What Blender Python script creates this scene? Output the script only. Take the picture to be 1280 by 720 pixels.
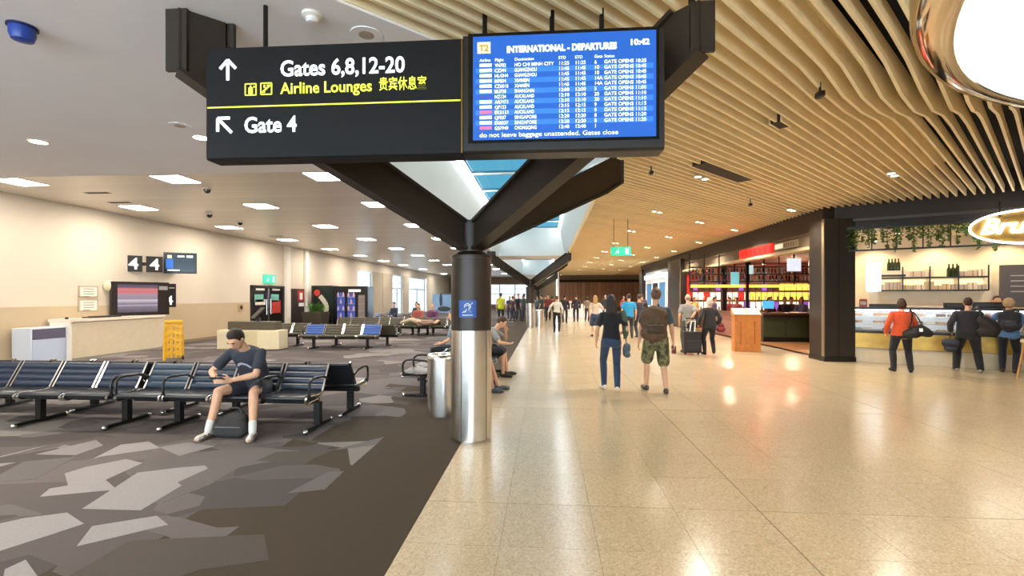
import bpy, bmesh, math, random
from mathutils import Vector, Matrix, Euler
random.seed(7)
SC = bpy.context.scene
C = SC.collection
for o in list(bpy.data.objects): bpy.data.objects.remove(o, do_unlink=True)
# ------------------------------------------------------------------ camera, world, exposure
F, HC, HY, TH = 592.0, 1.65, 370.0, math.radians(4.15)
CT, ST = math.cos(TH), math.sin(TH)
cam = bpy.data.objects.new('camera', bpy.data.cameras.new('camera')); C.objects.link(cam)
cam.location = (0, 0, HC); cam.rotation_euler = (math.pi/2, 0, TH)
cam.data.sensor_width = 36; cam.data.lens = 36*F/1280; cam.data.shift_y = (HY-360)/1280
cam.data.clip_start = .05; cam.data.clip_end = 400
SC.camera = cam
world = bpy.data.worlds.new('sky'); SC.world = world; world.use_nodes = True
bg = world.node_tree.nodes['Background']
bg.inputs[0].default_value = (.70, .86, 1.0, 1); bg.inputs[1].default_value = 4.6
SC.view_settings.view_transform = 'Standard'; SC.view_settings.look = 'None'
SC.view_settings.gamma = 1; SC.view_settings.use_curve_mapping = False
SC.view_settings.exposure = 1.5
PANEL_E, SPOT_W, LAMP_E = 27.0, 118.0, 2.8

# pixel helpers: a pixel is a direction; the distance comes from the plane it touches
def G(px, py, z=0.0):
    d = F*(HC-z)/(py-HY); s = d*(px-640)/F
    return s*CT-d*ST, s*ST+d*CT
def onX(px, X):            # Y where the ray of column px meets the plane X
    k = (px-640)/F; return X*(k*ST+CT)/(k*CT-ST)
def onY(px, Y):
    k = (px-640)/F; return Y*(k*CT-ST)/(k*ST+CT)
def zAt(py, X, Y): return HC-(py-HY)*(-X*ST+Y*CT)/F
def px_of(X, Y, Z):
    d = -X*ST+Y*CT; s = X*CT+Y*ST
    return 640+F*s/d, HY+F*(HC-Z)/d
# ------------------------------------------------------------------ materials
def lin(c):
    if isinstance(c, str): c = tuple(int(c[i:i+2], 16)/255 for i in (0, 2, 4))
    return tuple(((v+.055)/1.055)**2.4 if v > .04045 else v/12.92 for v in c)
MATS = {}
def mat(name, col='808080', rough=.5, metal=0., emit=None, es=0., noise=0., nscale=8., bump=0., bscale=40., coat=0., trans=0., alpha=1., spec=.5, sheen=0., rand=0.):
    if name in MATS: return MATS[name]
    m = bpy.data.materials.new(name); m.use_nodes = True; MATS[name] = m
    nt = m.node_tree; b = nt.nodes['Principled BSDF']
    c = lin(col)
    b.inputs['Base Color'].default_value = (*c, 1); b.inputs['Roughness'].default_value = rough
    b.inputs['Metallic'].default_value = metal; b.inputs['Specular IOR Level'].default_value = spec
    if coat: b.inputs['Coat Weight'].default_value = coat; b.inputs['Coat Roughness'].default_value = .08
    if trans: b.inputs['Transmission Weight'].default_value = trans
    if sheen: b.inputs['Sheen Weight'].default_value = sheen
    if alpha < 1: b.inputs['Alpha'].default_value = alpha
    if emit is not None:
        b.inputs['Emission Color'].default_value = (*lin(emit), 1); b.inputs['Emission Strength'].default_value = es*(.38 if es < 3 else 1)
    tc = None
    if noise or bump:
        tc = nt.nodes.new('ShaderNodeTexCoord')
    src = None
    if noise:
        n = nt.nodes.new('ShaderNodeTexNoise'); n.inputs['Scale'].default_value = nscale; n.inputs['Detail'].default_value = 4
        nt.links.new(tc.outputs['Object'], n.inputs['Vector'])
        r = nt.nodes.new('ShaderNodeValToRGB'); r.color_ramp.elements[0].position = .3; r.color_ramp.elements[1].position = .7
        r.color_ramp.elements[0].color = (*[v*(1-noise) for v in c], 1); r.color_ramp.elements[1].color = (*[min(1, v*(1+noise)) for v in c], 1)
        nt.links.new(n.outputs['Fac'], r.inputs['Fac']); src = r.outputs['Color']
        nt.links.new(src, b.inputs['Base Color'])
    if rand:
        oi = nt.nodes.new('ShaderNodeObjectInfo'); mx = nt.nodes.new('ShaderNodeHueSaturation')
        mr = nt.nodes.new('ShaderNodeMapRange'); mr.inputs['To Min'].default_value = 1-rand; mr.inputs['To Max'].default_value = 1+rand
        nt.links.new(oi.outputs['Random'], mr.inputs['Value']); nt.links.new(mr.outputs['Result'], mx.inputs['Value'])
        if src: nt.links.new(src, mx.inputs['Color'])
        else: mx.inputs['Color'].default_value = (*c, 1)
        nt.links.new(mx.outputs['Color'], b.inputs['Base Color'])
    if bump:
        n2 = nt.nodes.new('ShaderNodeTexNoise'); n2.inputs['Scale'].default_value = bscale; n2.inputs['Detail'].default_value = 3
        nt.links.new(tc.outputs['Object'], n2.inputs['Vector'])
        bp = nt.nodes.new('ShaderNodeBump'); bp.inputs['Strength'].default_value = bump; bp.inputs['Distance'].default_value = .01
        nt.links.new(n2.outputs['Fac'], bp.inputs['Height']); nt.links.new(bp.outputs['Normal'], b.inputs['Normal'])
    return m
# ------------------------------------------------------------------ geometry helpers
def newobj(name, me, parent=None, m=None):
    o = bpy.data.objects.new(name, me); C.objects.link(o)
    if parent is not None: o.parent = parent
    if m is not None and me is not None:
        if not me.materials: me.materials.append(m)
    return o
class MB:
    def __init__(s): s.v = []; s.f = []; s.mi = []; s.cur = 0
    def add(s, vs, fs):
        k = len(s.v); s.v += [tuple(p) for p in vs]; s.f += [tuple(i+k for i in f) for f in fs]; s.mi += [s.cur]*len(fs); return s
    def box(s, x0, x1, y0, y1, z0, z1):
        return s.add([(x, y, z) for z in (z0, z1) for y in (y0, y1) for x in (x0, x1)],
                     [(0, 2, 3, 1), (4, 5, 7, 6), (0, 1, 5, 4), (2, 6, 7, 3), (0, 4, 6, 2), (1, 3, 7, 5)])
    def obox(s, p0, p1, w, h, up=(0, 0, 1)):          # a bar from p0 to p1, w wide, h high
        p0, p1 = Vector(p0), Vector(p1); d = (p1-p0).normalized(); u = Vector(up)
        r = d.cross(u); r = r.normalized() if r.length > 1e-5 else Vector((1, 0, 0)); u = r.cross(d)
        vs = [p+r*(a*w/2)+u*(b*h/2) for p in (p0, p1) for b in (-1, 1) for a in (-1, 1)]
        return s.add(vs, [(0, 2, 3, 1), (4, 5, 7, 6), (0, 1, 5, 4), (2, 6, 7, 3), (0, 4, 6, 2), (1, 3, 7, 5)])
    def lathe(s, prof, n=24, c=(0, 0, 0), close=True):  # prof: (r, z)
        vs = []; fs = []
        for r, z in prof:
            for i in range(n):
                a = 2*math.pi*i/n; vs.append((c[0]+r*math.cos(a), c[1]+r*math.sin(a), c[2]+z))
        for j in range(len(prof)-1):
            for i in range(n):
                i2 = (i+1) % n; fs.append((j*n+i, j*n+i2, (j+1)*n+i2, (j+1)*n+i))
        if close:
            fs.append(tuple(reversed(range(n)))); fs.append(tuple((len(prof)-1)*n+i for i in range(n)))
        return s.add(vs, fs)
    def cyl(s, c, r, h, n=20): return s.lathe([(r, 0), (r, h)], n, c)
    def tube(s, pts, r, n=8):
        pts = [Vector(p) for p in pts]; rr = r if isinstance(r, (list, tuple)) else [r]*len(pts)
        rings = []; prev = None
        for i, p in enumerate(pts):
            d = (pts[min(i+1, len(pts)-1)]-pts[max(i-1, 0)]).normalized()
            if prev is None:
                a = Vector((0, 0, 1)) if abs(d.z) < .9 else Vector((1, 0, 0)); u = d.cross(a).normalized()
            else:
                u = (prev-d*prev.dot(d)).normalized()
            prev = u; w = d.cross(u)
            rings.append([p+(u*math.cos(t)+w*math.sin(t))*rr[i] for t in [2*math.pi*k/n for k in range(n)]])
        vs = [q for ring in rings for q in ring]; fs = []
        for j in range(len(pts)-1):
            for i in range(n):
                i2 = (i+1) % n; fs.append((j*n+i, j*n+i2, (j+1)*n+i2, (j+1)*n+i))
        fs.append(tuple(reversed(range(n)))); fs.append(tuple((len(pts)-1)*n+i for i in range(n)))
        return s.add(vs, fs)
    def prism(s, poly, z0, z1):                          # plan polygon (ccw) extruded in z
        n = len(poly)
        vs = [(x, y, z0) for x, y in poly]+[(x, y, z1) for x, y in poly]
        fs = [tuple(reversed(range(n))), tuple(range(n, 2*n))]+[(i, (i+1) % n, n+(i+1) % n, n+i) for i in range(n)]
        return s.add(vs, fs)
    def extr(s, prof, x0, x1):                           # (y, z) profile extruded along x
        n = len(prof)
        vs = [(x0, y, z) for y, z in prof]+[(x1, y, z) for y, z in prof]
        fs = [tuple(range(n)), tuple(reversed(range(n, 2*n)))]+[((i+1) % n, i, n+i, n+(i+1) % n) for i in range(n)]
        return s.add(vs, fs)
    def loft(s, rings):
        n = len(rings[0]); vs = [p for r in rings for p in r]; fs = []
        for j in range(len(rings)-1):
            for i in range(n):
                i2 = (i+1) % n; fs.append((j*n+i, j*n+i2, (j+1)*n+i2, (j+1)*n+i))
        fs.append(tuple(reversed(range(n)))); fs.append(tuple((len(rings)-1)*n+i for i in range(n)))
        return s.add(vs, fs)
    def ball(s, c, r, n=12, m=7):
        r = r if isinstance(r, (list, tuple)) else (r, r, r)
        prof = [(math.sin(math.pi*j/m), -math.cos(math.pi*j/m)) for j in range(m+1)]
        k = MB().lathe([(max(a, .01), b) for a, b in prof], n)
        return s.add([(c[0]+x*r[0], c[1]+y*r[1], c[2]+z*r[2]) for x, y, z in k.v], k.f)
    def mesh(s, name, mats, smooth=False, bevel=0., seg=2):
        me = bpy.data.meshes.new(name); me.from_pydata(s.v, [], s.f)
        for m in (mats if isinstance(mats, (list, tuple)) else [mats]): me.materials.append(m)
        for p, k in zip(me.polygons, s.mi): p.material_index = k
        bm = bmesh.new(); bm.from_mesh(me)
        bmesh.ops.recalc_face_normals(bm, faces=bm.faces)
        if bevel:
            bmesh.ops.remove_doubles(bm, verts=bm.verts, dist=1e-5)
            es = [e for e in bm.edges if len(e.link_faces) == 2 and e.calc_face_angle(0) > .5]
            bmesh.ops.bevel(bm, geom=es, offset=bevel, segments=seg, profile=.5, affect='EDGES', clamp_overlap=True)
        bm.to_mesh(me); bm.free()
        if smooth:
            for p in me.polygons: p.use_smooth = True
            if smooth != 'all':
                try: me.set_sharp_from_angle(angle=math.radians(40))
                except Exception: pass
        return me
    def build(s, name, mats, parent=None, smooth=False, bevel=0., seg=2):
        return newobj(name, s.mesh(name, mats, smooth, bevel, seg), parent)
def tag(o, label=None, cat=None, group=None, kind=None):
    if label: o['label'] = label
    if cat: o['category'] = cat
    if group: o['group'] = group
    if kind: o['kind'] = kind
    return o
def thing(name, label, cat, loc=(0, 0, 0), rz=0., group=None):
    o = bpy.data.objects.new(name, None); C.objects.link(o); o.empty_display_size = .1
    o.location = loc; o.rotation_euler = (0, 0, rz)
    return tag(o, label, cat, group)
def struct(name, mb, m, parent=None, **k):
    o = mb.build(name, m, parent, **k)
    o['kind'] = 'structure'
    return o
def copy_tree(o, parent=None, loc=None, rz=None, label=None):
    c = o.copy(); C.objects.link(c)
    if parent is not None: c.parent = parent
    if loc is not None: c.location = loc
    if rz is not None: c.rotation_euler = (0, 0, rz)
    if label: c['label'] = label
    for ch in list(o.children): copy_tree(ch, c)
    return c
TEXTQ = []
def text(body, size, m, parent, loc, rot=(math.pi/2, 0, 0), name='lettering', align='LEFT', bold=0., ext=.001, shear=0., sx=1.):
    cu = bpy.data.curves.new('txt', 'FONT'); cu.body = body; cu.size = size; cu.align_x = align
    cu.offset = bold; cu.extrude = ext; cu.resolution_u = 3; cu.shear = shear
    o = bpy.data.objects.new(name, cu); C.objects.link(o); o.parent = parent
    o.location = loc; o.rotation_euler = rot; o.scale = (sx, 1, 1); cu.materials.append(m)
    TEXTQ.append(o); return o
def bake_text():
    dg = bpy.context.evaluated_depsgraph_get()
    for o in TEXTQ:
        me = bpy.data.meshes.new_from_object(o.evaluated_get(dg))
        n = bpy.data.objects.new(o.name, me); nm = o.name
        n.parent = o.parent; n.location = o.location; n.rotation_euler = o.rotation_euler; n.scale = o.scale
        bpy.data.objects.remove(o); n.name = nm; C.objects.link(n)
# ------------------------------------------------------------------ palette
white = mat('white_paint', 'e9dfd0', .6, noise=.03, nscale=2)
plaster = mat('ceiling_plaster', 'f6efec', .8, noise=.02, nscale=1)
wallm = mat('wall_paint', 'd2c5b0', .7, noise=.03, nscale=.8)
wallm2 = mat('wall_vinyl', 'c0ab8a', .5, noise=.04, nscale=1)
bronze = mat('bronze_paint', '33291f', .45, metal=.2, noise=.08, nscale=3)
bronze2 = mat('bronze_post', '3a3029', .4, metal=.35, noise=.06, nscale=3)
black = mat('black_plastic', '15130f', .4)
blackm = mat('black_metal', '1c1a18', .35, metal=.4)
darkvoid = mat('plenum_black', '1a1714', .9)
chrome = mat('polished_aluminium', 'd8d8d6', .18, metal=1.)
steel = mat('brushed_steel', 'e6e0d8', .27, metal=1., noise=.06, nscale=6)
slatm = mat('slat_timber', 'f3e0b6', .55, noise=.05, nscale=3, bump=.05, bscale=30, rand=.05)
leather = mat('black_leather', '161a20', .38, bump=.08, bscale=90, spec=.6)
leather_b = mat('navy_leather', '182539', .38, bump=.08, bscale=90, spec=.6)
cushion_l = mat('teal_leather', '2a3b4a', .4, bump=.08, bscale=90)
blue_fab = mat('blue_seat', '3c5a9c', .5, bump=.05, bscale=80)
olive_fab = mat('olive_seat', '4a4433', .5, bump=.05, bscale=80)
led_w = mat('panel_light', 'ffffff', .5, emit='fff5ea', es=PANEL_E)
spot_w = mat('spot_light', 'ffffff', .5, emit='fff0d8', es=14)
sign_w = mat('sign_white_glow', 'ffffff', .5, emit='eaf6ff', es=1.6)
sign_y = mat('sign_yellow_glow', 'dfe04a', .5, emit='d8e23c', es=.9)
sign_bg = mat('sign_face_black', '151112', .55, spec=.25)
wood = mat('walnut_wood', '6b4630', .5, noise=.2, nscale=6)
woodl = mat('oak_wood', 'b98a52', .5, noise=.15, nscale=8)
woodo = mat('orange_wood', 'b8702e', .45, noise=.15, nscale=9)
glass = mat('clear_glass', 'f2f8fa', .03, alpha=.12, spec=.6)
def tinted(name, col):
    m = bpy.data.materials.new(name); m.use_nodes = True; nt = m.node_tree; nt.nodes.remove(nt.nodes['Principled BSDF'])
    t = nt.nodes.new('ShaderNodeBsdfTransparent'); t.inputs[0].default_value = (*col, 1); g = nt.nodes.new('ShaderNodeBsdfGlossy'); g.inputs['Roughness'].default_value = .05
    x = nt.nodes.new('ShaderNodeMixShader'); x.inputs[0].default_value = .04
    nt.links.new(t.outputs[0], x.inputs[1]); nt.links.new(g.outputs[0], x.inputs[2]); nt.links.new(x.outputs[0], nt.nodes['Material Output'].inputs['Surface'])
    return m
skyglass = tinted('tinted_glass', (.11, .20, .225))
clearpane = tinted('clear_pane', (.93, .95, .95))
winglass = tinted('window_glass', (.345, .34, .335))
# ------------------------------------------------------------------ floor
ZC, ZM = 3.9, 4.12            # ceiling heights (slats and plaster / metal ceiling)
XW, XB = -12.8, -.957         # left wall, carpet / tile border
XR = 7.1                      # shop front line on the right
def add_mb_quadY(prof, y0, y1):
    m = MB(); n = len(prof)
    return m.add([(x, y0, z) for x, z in prof]+[(x, y1, z) for x, z in prof],
                 [tuple(range(n)), tuple(reversed(range(n, 2*n)))]+[((i+1) % n, i, n+i, n+(i+1) % n) for i in range(n)])
def tile_material():
    m = bpy.data.materials.new('terrazzo_tile'); m.use_nodes = True; nt = m.node_tree; b = nt.nodes['Principled BSDF']
    tc = nt.nodes.new('ShaderNodeNewGeometry'); oi = nt.nodes.new('ShaderNodeObjectInfo')
    v = nt.nodes.new('ShaderNodeTexVoronoi'); v.inputs['Scale'].default_value = 90
    nt.links.new(tc.outputs['Position'], v.inputs['Vector'])
    r = nt.nodes.new('ShaderNodeValToRGB'); e = r.color_ramp.elements
    e[0].position = .0; e[0].color = (*lin('a28e6e'), 1); e[1].position = 1; e[1].color = (*lin('d0be9f'), 1)
    x = e.new(.28); x.color = (*lin('baa584'), 1); x = e.new(.7); x.color = (*lin('c4b08f'), 1)
    nt.links.new(v.outputs['Color'], r.inputs['Fac'])
    n = nt.nodes.new('ShaderNodeTexNoise'); n.inputs['Scale'].default_value = 2.2
    nt.links.new(tc.outputs['Position'], n.inputs['Vector'])
    mr = nt.nodes.new('ShaderNodeMapRange'); mr.inputs['To Min'].default_value = .97; mr.inputs['To Max'].default_value = 1.03
    nt.links.new(oi.outputs['Random'], mr.inputs['Value'])
    h = nt.nodes.new('ShaderNodeHueSaturation'); nt.links.new(r.outputs['Color'], h.inputs['Color']); nt.links.new(mr.outputs['Result'], h.inputs['Value'])
    nt.links.new(h.outputs['Color'], b.inputs['Base Color'])
    rr = nt.nodes.new('ShaderNodeMapRange'); rr.inputs['To Min'].default_value = .15; rr.inputs['To Max'].default_value = .26
    nt.links.new(n.outputs['Fac'], rr.inputs['Value']); nt.links.new(rr.outputs['Result'], b.inputs['Roughness'])
    b.inputs['Specular IOR Level'].default_value = .6
    return m
tile_m = tile_material()
grout = mat('grout', '7a6444', .8)
def tline(k, base): return base+k*.645+math.floor(k/5)*.006
floor = struct('floor', MB().box(XB, 16, -6, 64, -.3, -.004), grout)
T = MB().box(-.3213, .3213, -.3213, .3213, -.02, 0)
tile_me = T.mesh('tile', tile_m)
rest = MB(); cand = []
KX0 = 0
for i in range(0, 26):
    for j in range(-14, 96):
        # columns: border is column 0, expansion joint right of column 4; rows: joints at Y=3.76
        x = XB+.3225+i*.645+(.006 if i > 3 else 0)+(.006 if i > 8 else 0)+(.006 if i > 13 else 0)+.004
        y = tline(j, 3.76)+.3225
        if x > 7.25 and 13.2 < y < 36: continue
        cand.append((x, y))
vis = []
for x, y in cand:
    if y > 1.6:
        px, py = px_of(x, y, 0)
        if -60 < px < 1340 and 370 < py < 780: vis.append((math.hypot(x, y), x, y))
vis.sort(); near = set((x, y) for _, x, y in vis[:298])
for x, y in cand:
    if (x, y) in near:
        t = newobj('tile', tile_me, floor); t.location = (x, y, 0)
    else:
        rest.box(x-.3213, x+.3213, y-.3213, y+.3213, -.02, 0)
tag(rest.build('tile_field', tile_m, floor), kind='stuff')

def carpet_material():
    m = bpy.data.materials.new('carpet'); m.use_nodes = True; nt = m.node_tree; b = nt.nodes['Principled BSDF']
    g = nt.nodes.new('ShaderNodeNewGeometry'); mp = nt.nodes.new('ShaderNodeMapping')
    mp.inputs['Rotation'].default_value = (0, 0, .5); mp.inputs['Scale'].default_value = (1.15, 1.9, 1)
    nt.links.new(g.outputs['Position'], mp.inputs['Vector'])
    v = nt.nodes.new('ShaderNodeTexVoronoi'); v.inputs['Scale'].default_value = .85; v.inputs['Randomness'].default_value = 1; v.distance = 'MANHATTAN'
    nt.links.new(mp.outputs['Vector'], v.inputs['Vector'])
    sp = nt.nodes.new('ShaderNodeSeparateColor'); nt.links.new(v.outputs['Color'], sp.inputs['Color'])
    r = nt.nodes.new('ShaderNodeValToRGB'); r.color_ramp.interpolation = 'CONSTANT'; e = r.color_ramp.elements
    e[0].color = (*lin('554f4d'), 1); e[1].position = .38; e[1].color = (*lin('605957'), 1)
    x = e.new(.62); x.color = (*lin('6b6462'), 1); x = e.new(.85); x.color = (*lin('807a75'), 1)
    nt.links.new(sp.outputs['Red'], r.inputs['Fac'])
    # plain dark margin along the tile edge, with a ragged facetted limit
    sx = nt.nodes.new('ShaderNodeSeparateXYZ'); nt.links.new(g.outputs['Position'], sx.inputs['Vector'])
    ad = nt.nodes.new('ShaderNodeMath'); ad.operation = 'MULTIPLY_ADD'; ad.inputs[1].default_value = 1.3
    nt.links.new(sp.outputs['Green'], ad.inputs[0]); nt.links.new(sx.outputs['X'], ad.inputs[2])
    gt = nt.nodes.new('ShaderNodeMath'); gt.operation = 'GREATER_THAN'; gt.inputs[1].default_value = -1.75
    nt.links.new(ad.outputs[0], gt.inputs[0])
    mx = nt.nodes.new('ShaderNodeMix'); mx.data_type = 'RGBA'; mx.inputs[7].default_value = (*lin('4c4339'), 1)
    nt.links.new(gt.outputs[0], mx.inputs[0]); nt.links.new(r.outputs['Color'], mx.inputs[6])
    n = nt.nodes.new('ShaderNodeTexNoise'); n.inputs['Scale'].default_value = 160; nt.links.new(g.outputs['Position'], n.inputs['Vector'])
    mr = nt.nodes.new('ShaderNodeMapRange'); mr.inputs['To Min'].default_value = .75; mr.inputs['To Max'].default_value = 1.25
    nt.links.new(n.outputs['Fac'], mr.inputs['Value'])
    h = nt.nodes.new('ShaderNodeHueSaturation'); nt.links.new(mx.outputs[2], h.inputs['Color']); nt.links.new(mr.outputs['Result'], h.inputs['Value'])
    nt.links.new(h.outputs['Color'], b.inputs['Base Color']); b.inputs['Roughness'].default_value = .95; b.inputs['Specular IOR Level'].default_value = .1
    bp = nt.nodes.new('ShaderNodeBump'); bp.inputs['Strength'].default_value = .25; bp.inputs['Distance'].default_value = .004
    nt.links.new(n.outputs['Fac'], bp.inputs['Height']); nt.links.new(bp.outputs['Normal'], b.inputs['Normal'])
    return m
carpet = struct('floor_carpet', MB().box(XW-.2, XB, -6, 64, -.3, 0), carpet_material())
pale = [mat('carpet_pale_%d' % i, c, .95, noise=.12, nscale=150, bump=.2, bscale=160, spec=.1) for i, c in enumerate(['979190', '878180', '6a6462', '58514c'])]
# facets woven into the near carpet, corner by corner (pixels on the floor plane)
facets = [
 (2, [(150, 586), (190, 573), (312, 558), (400, 566), (300, 584), (262, 606), (205, 628)]),
 (1, [(45, 568), (120, 550), (129, 557), (95, 569)]), (0, [(117, 573), (151, 556), (186, 552), (200, 560), (180, 563), (125, 571)]),
 (1, [(199, 559), (235, 553), (268, 558), (224, 570)]),
 (0, [(81, 592), (107, 584), (158, 574), (178, 579), (132, 600), (146, 612), (50, 621), (62, 611), (85, 607)]),
 (0, [(103, 636), (172, 591), (222, 585), (256, 582), (260, 586), (222, 603), (227, 607), (176, 638)]),
 (0, [(-6, 656), (30, 648), (84, 641), (105, 655), (0, 689)]), (0, [(96, 683), (115, 658), (196, 645), (210, 656)]),
 (0, [(6, 712), (32, 700), (48, 722), (4, 722)]),
 (1, [(-2, 571), (60, 556), (40, 562), (0, 572)]), (1, [(-6, 580), (20, 578), (-2, 584)]),
 (2, [(-20, 604), (30, 577), (96, 571), (44, 599)]), (3, [(62, 734), (162, 676), (330, 668), (336, 700), (250, 712), (160, 742)]),
 (2, [(358, 617), (410, 590), (430, 589), (406, 612)]), (2, [(418, 562), (480, 546), (470, 556), (424, 562)]),
 (3, [(320, 576), (345, 565), (418, 562), (380, 578), (352, 578)])]
for k, poly in facets:
    pts = [G(x, min(y, 760)) for x, y in poly]
    a = sum(pts[i][0]*pts[(i+1) % len(pts)][1]-pts[(i+1) % len(pts)][0]*pts[i][1] for i in range(len(pts)))
    if a < 0: pts.reverse()
    zt = .001+.0004*(3-k)+.00003*len(carpet.children)
    newobj('carpet_facet', MB().prism(pts, -.002, zt).mesh('carpet_facet', pale[k]), carpet)
# ------------------------------------------------------------------ walls
wl = struct('wall_left', MB().box(XW-.25, XW, -6, 29, 0, ZM), wallm)
newobj('dado', MB().box(XW, XW+.012, -6, 29, .1, 1.38).mesh('dado', wallm2), wl)
struct('baseboard_left', MB().box(XW, XW+.02, -6, 29, 0, .1), mat('skirting', '8a7a62', .5))
struct('wall_back', MB().box(XW-.25, 16, -6.2, -6, 0, .25).box(XW-.25, 16, -6.2, -6, 3.6, ZM+.3).box(3.0, 16, -6.2, -6, .25, 3.6), wallm)
_fr = MB(); _xs = [XW+i*(15.8/8) for i in range(9)]
for _x in _xs: _fr.box(_x-.06, _x+.06, -6.16, -6.02, .25, 3.6)
_fr.box(XW, 3, -6.14, -6.04, .25, .33).box(XW, 3, -6.14, -6.04, 3.52, 3.6)
_w = struct('window_0', _fr, mat('window_frame', 'c9cfd2', .4, metal=.3))  # unseen glazing behind the viewpoint, added for daylight on the ceiling
for _a, _b in zip(_xs, _xs[1:]): newobj('pane', MB().box(_a+.06, _b-.06, -6.1, -6.09, .33, 3.52).mesh('pane', clearpane), _w)
struct('wall_right', MB().box(16, 16.2, -6, 64, 0, 4.4), mat('right_paint', 'cfc4b2', .7, noise=.04))
# window wall further along on the left
frame_al = mat('window_frame', 'c9cfd2', .4, metal=.3)
tanp = mat('tan_blind', 'b3a48c', .7, noise=.05, nscale=4)
def wallY(px): return onX(px, XW)
def wbox(px0, px1, z0, z1, m, name, parent=None, x0=-.25, x1=0.):
    return newobj(name, MB().box(XW+x0, XW+x1, wallY(px0), wallY(px1), z0, z1).mesh(name, m), parent)
ws = struct('wall_far_left', MB().box(XW-.25, XW, 29, wallY(447), 0, ZM).box(XW-.25, XW, wallY(533), 64, 0, ZM).box(XW-.25, XW, wallY(447), wallY(533), 3.45, ZM), wallm)
nwin = 0
for a, b in [(448, 466), (490.5, 504), (511, 532)]:
    nwin += 1
    y0, y1 = wallY(a), wallY(b)
    fr = MB()
    for y in (y0, y1-.1): fr.box(XW-.15, XW-.03, y, y+.1, 0, 3.45)
    fr.box(XW-.15, XW-.03, y0, y1, 3.37, 3.45).box(XW-.15, XW-.03, y0, y1, 2.25, 2.35).box(XW-.15, XW-.03, y0, y1, 0, .12)
    ym = (y0+y1)/2; fr.box(XW-.13, XW-.05, ym-.04, ym+.04, .12, 2.25)
    w = struct('window_%d' % nwin, fr, frame_al)
    for q0, q1, za, zb in [(y0+.1, ym-.04, .12, 2.25), (ym+.04, y1-.1, .12, 2.25), (y0+.1, y1-.1, 2.35, 3.37)]:
        newobj('pane', MB().box(XW-.1, XW-.09, q0, q1, za, zb).mesh('pane', winglass), w)
pan = struct('wall_panelled', MB().box(XW-.22, XW-.02, wallY(466), wallY(490.5), 0, 3.45).box(XW-.22, XW, wallY(504), wallY(511), 0, 3.45), tanp)
for a, b in [(467, 478), (478.4, 489.6)]:
    for za, zb in [(.05, 2.28), (2.34, 3.4)]:
        newobj('panel', MB().box(XW-.02, XW+.02, wallY(a), wallY(b)-.05, za, zb).mesh('panel', tanp), pan)
# far end
YE = 62.0
fe = struct('wall_end', MB().box(XW-.2, -2.0, YE, YE+.2, 0, .5).box(XW-.2, -2, YE, YE+.2, 3.2, ZM).box(-2.0, 1.3, YE, YE+.2, 0, ZC).box(XW-.2, -8.2, YE, YE+.2, .5, 3.2), mat('end_paint', '8d7a66', .7))
nwin += 1
fr = MB(); xs = [-8.2, -6.15, -4.1, -2.0]
for x in xs: fr.box(x-.06, x+.06, YE, YE+.12, .5, 3.2)
for z in (.5, 1.9, 2.55, 3.14): fr.box(-8.2, -2, YE+.01, YE+.1, z, z+.06)
w = struct('window_%d' % nwin, fr, frame_al)
for a, b in zip(xs, xs[1:]):
    for za, zb in [(.56, 1.9), (1.96, 2.55), (2.61, 3.14)]:
        newobj('pane', MB().box(a+.06, b-.06, YE+.05, YE+.06, za, zb).mesh('pane', winglass), w)
# timber lined end wall on the right: vertical boards
YT = 52.0
we = struct('wall_timber', MB().box(1.2, 16, YT+.1, YT+.3, 0, ZC), mat('timber_backing', '2c1d14', .8))  # dark brown backing that shows between the boards
bme = MB().box(-.2, .2, -.05, .05, 0, 2.65).mesh('board', mat('timber_board', '966c4e', .5, noise=.15, nscale=5, rand=.2), bevel=.01, seg=1)
for i in range(34):
    newobj('board', bme, we).location = (1.45+i*.43, YT+.05, .5)
newobj('head_beam', MB().box(1.2, 16, YT-.7, YT+.1, 3.45, ZC).mesh('head_beam', mat('head_paint', '6a5644', .6)), we)
newobj('plinth', MB().box(1.2, 16, YT-.02, YT+.1, 0, .5).mesh('plinth', mat('plinth_paint', '5b4636', .6)), we)
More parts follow.
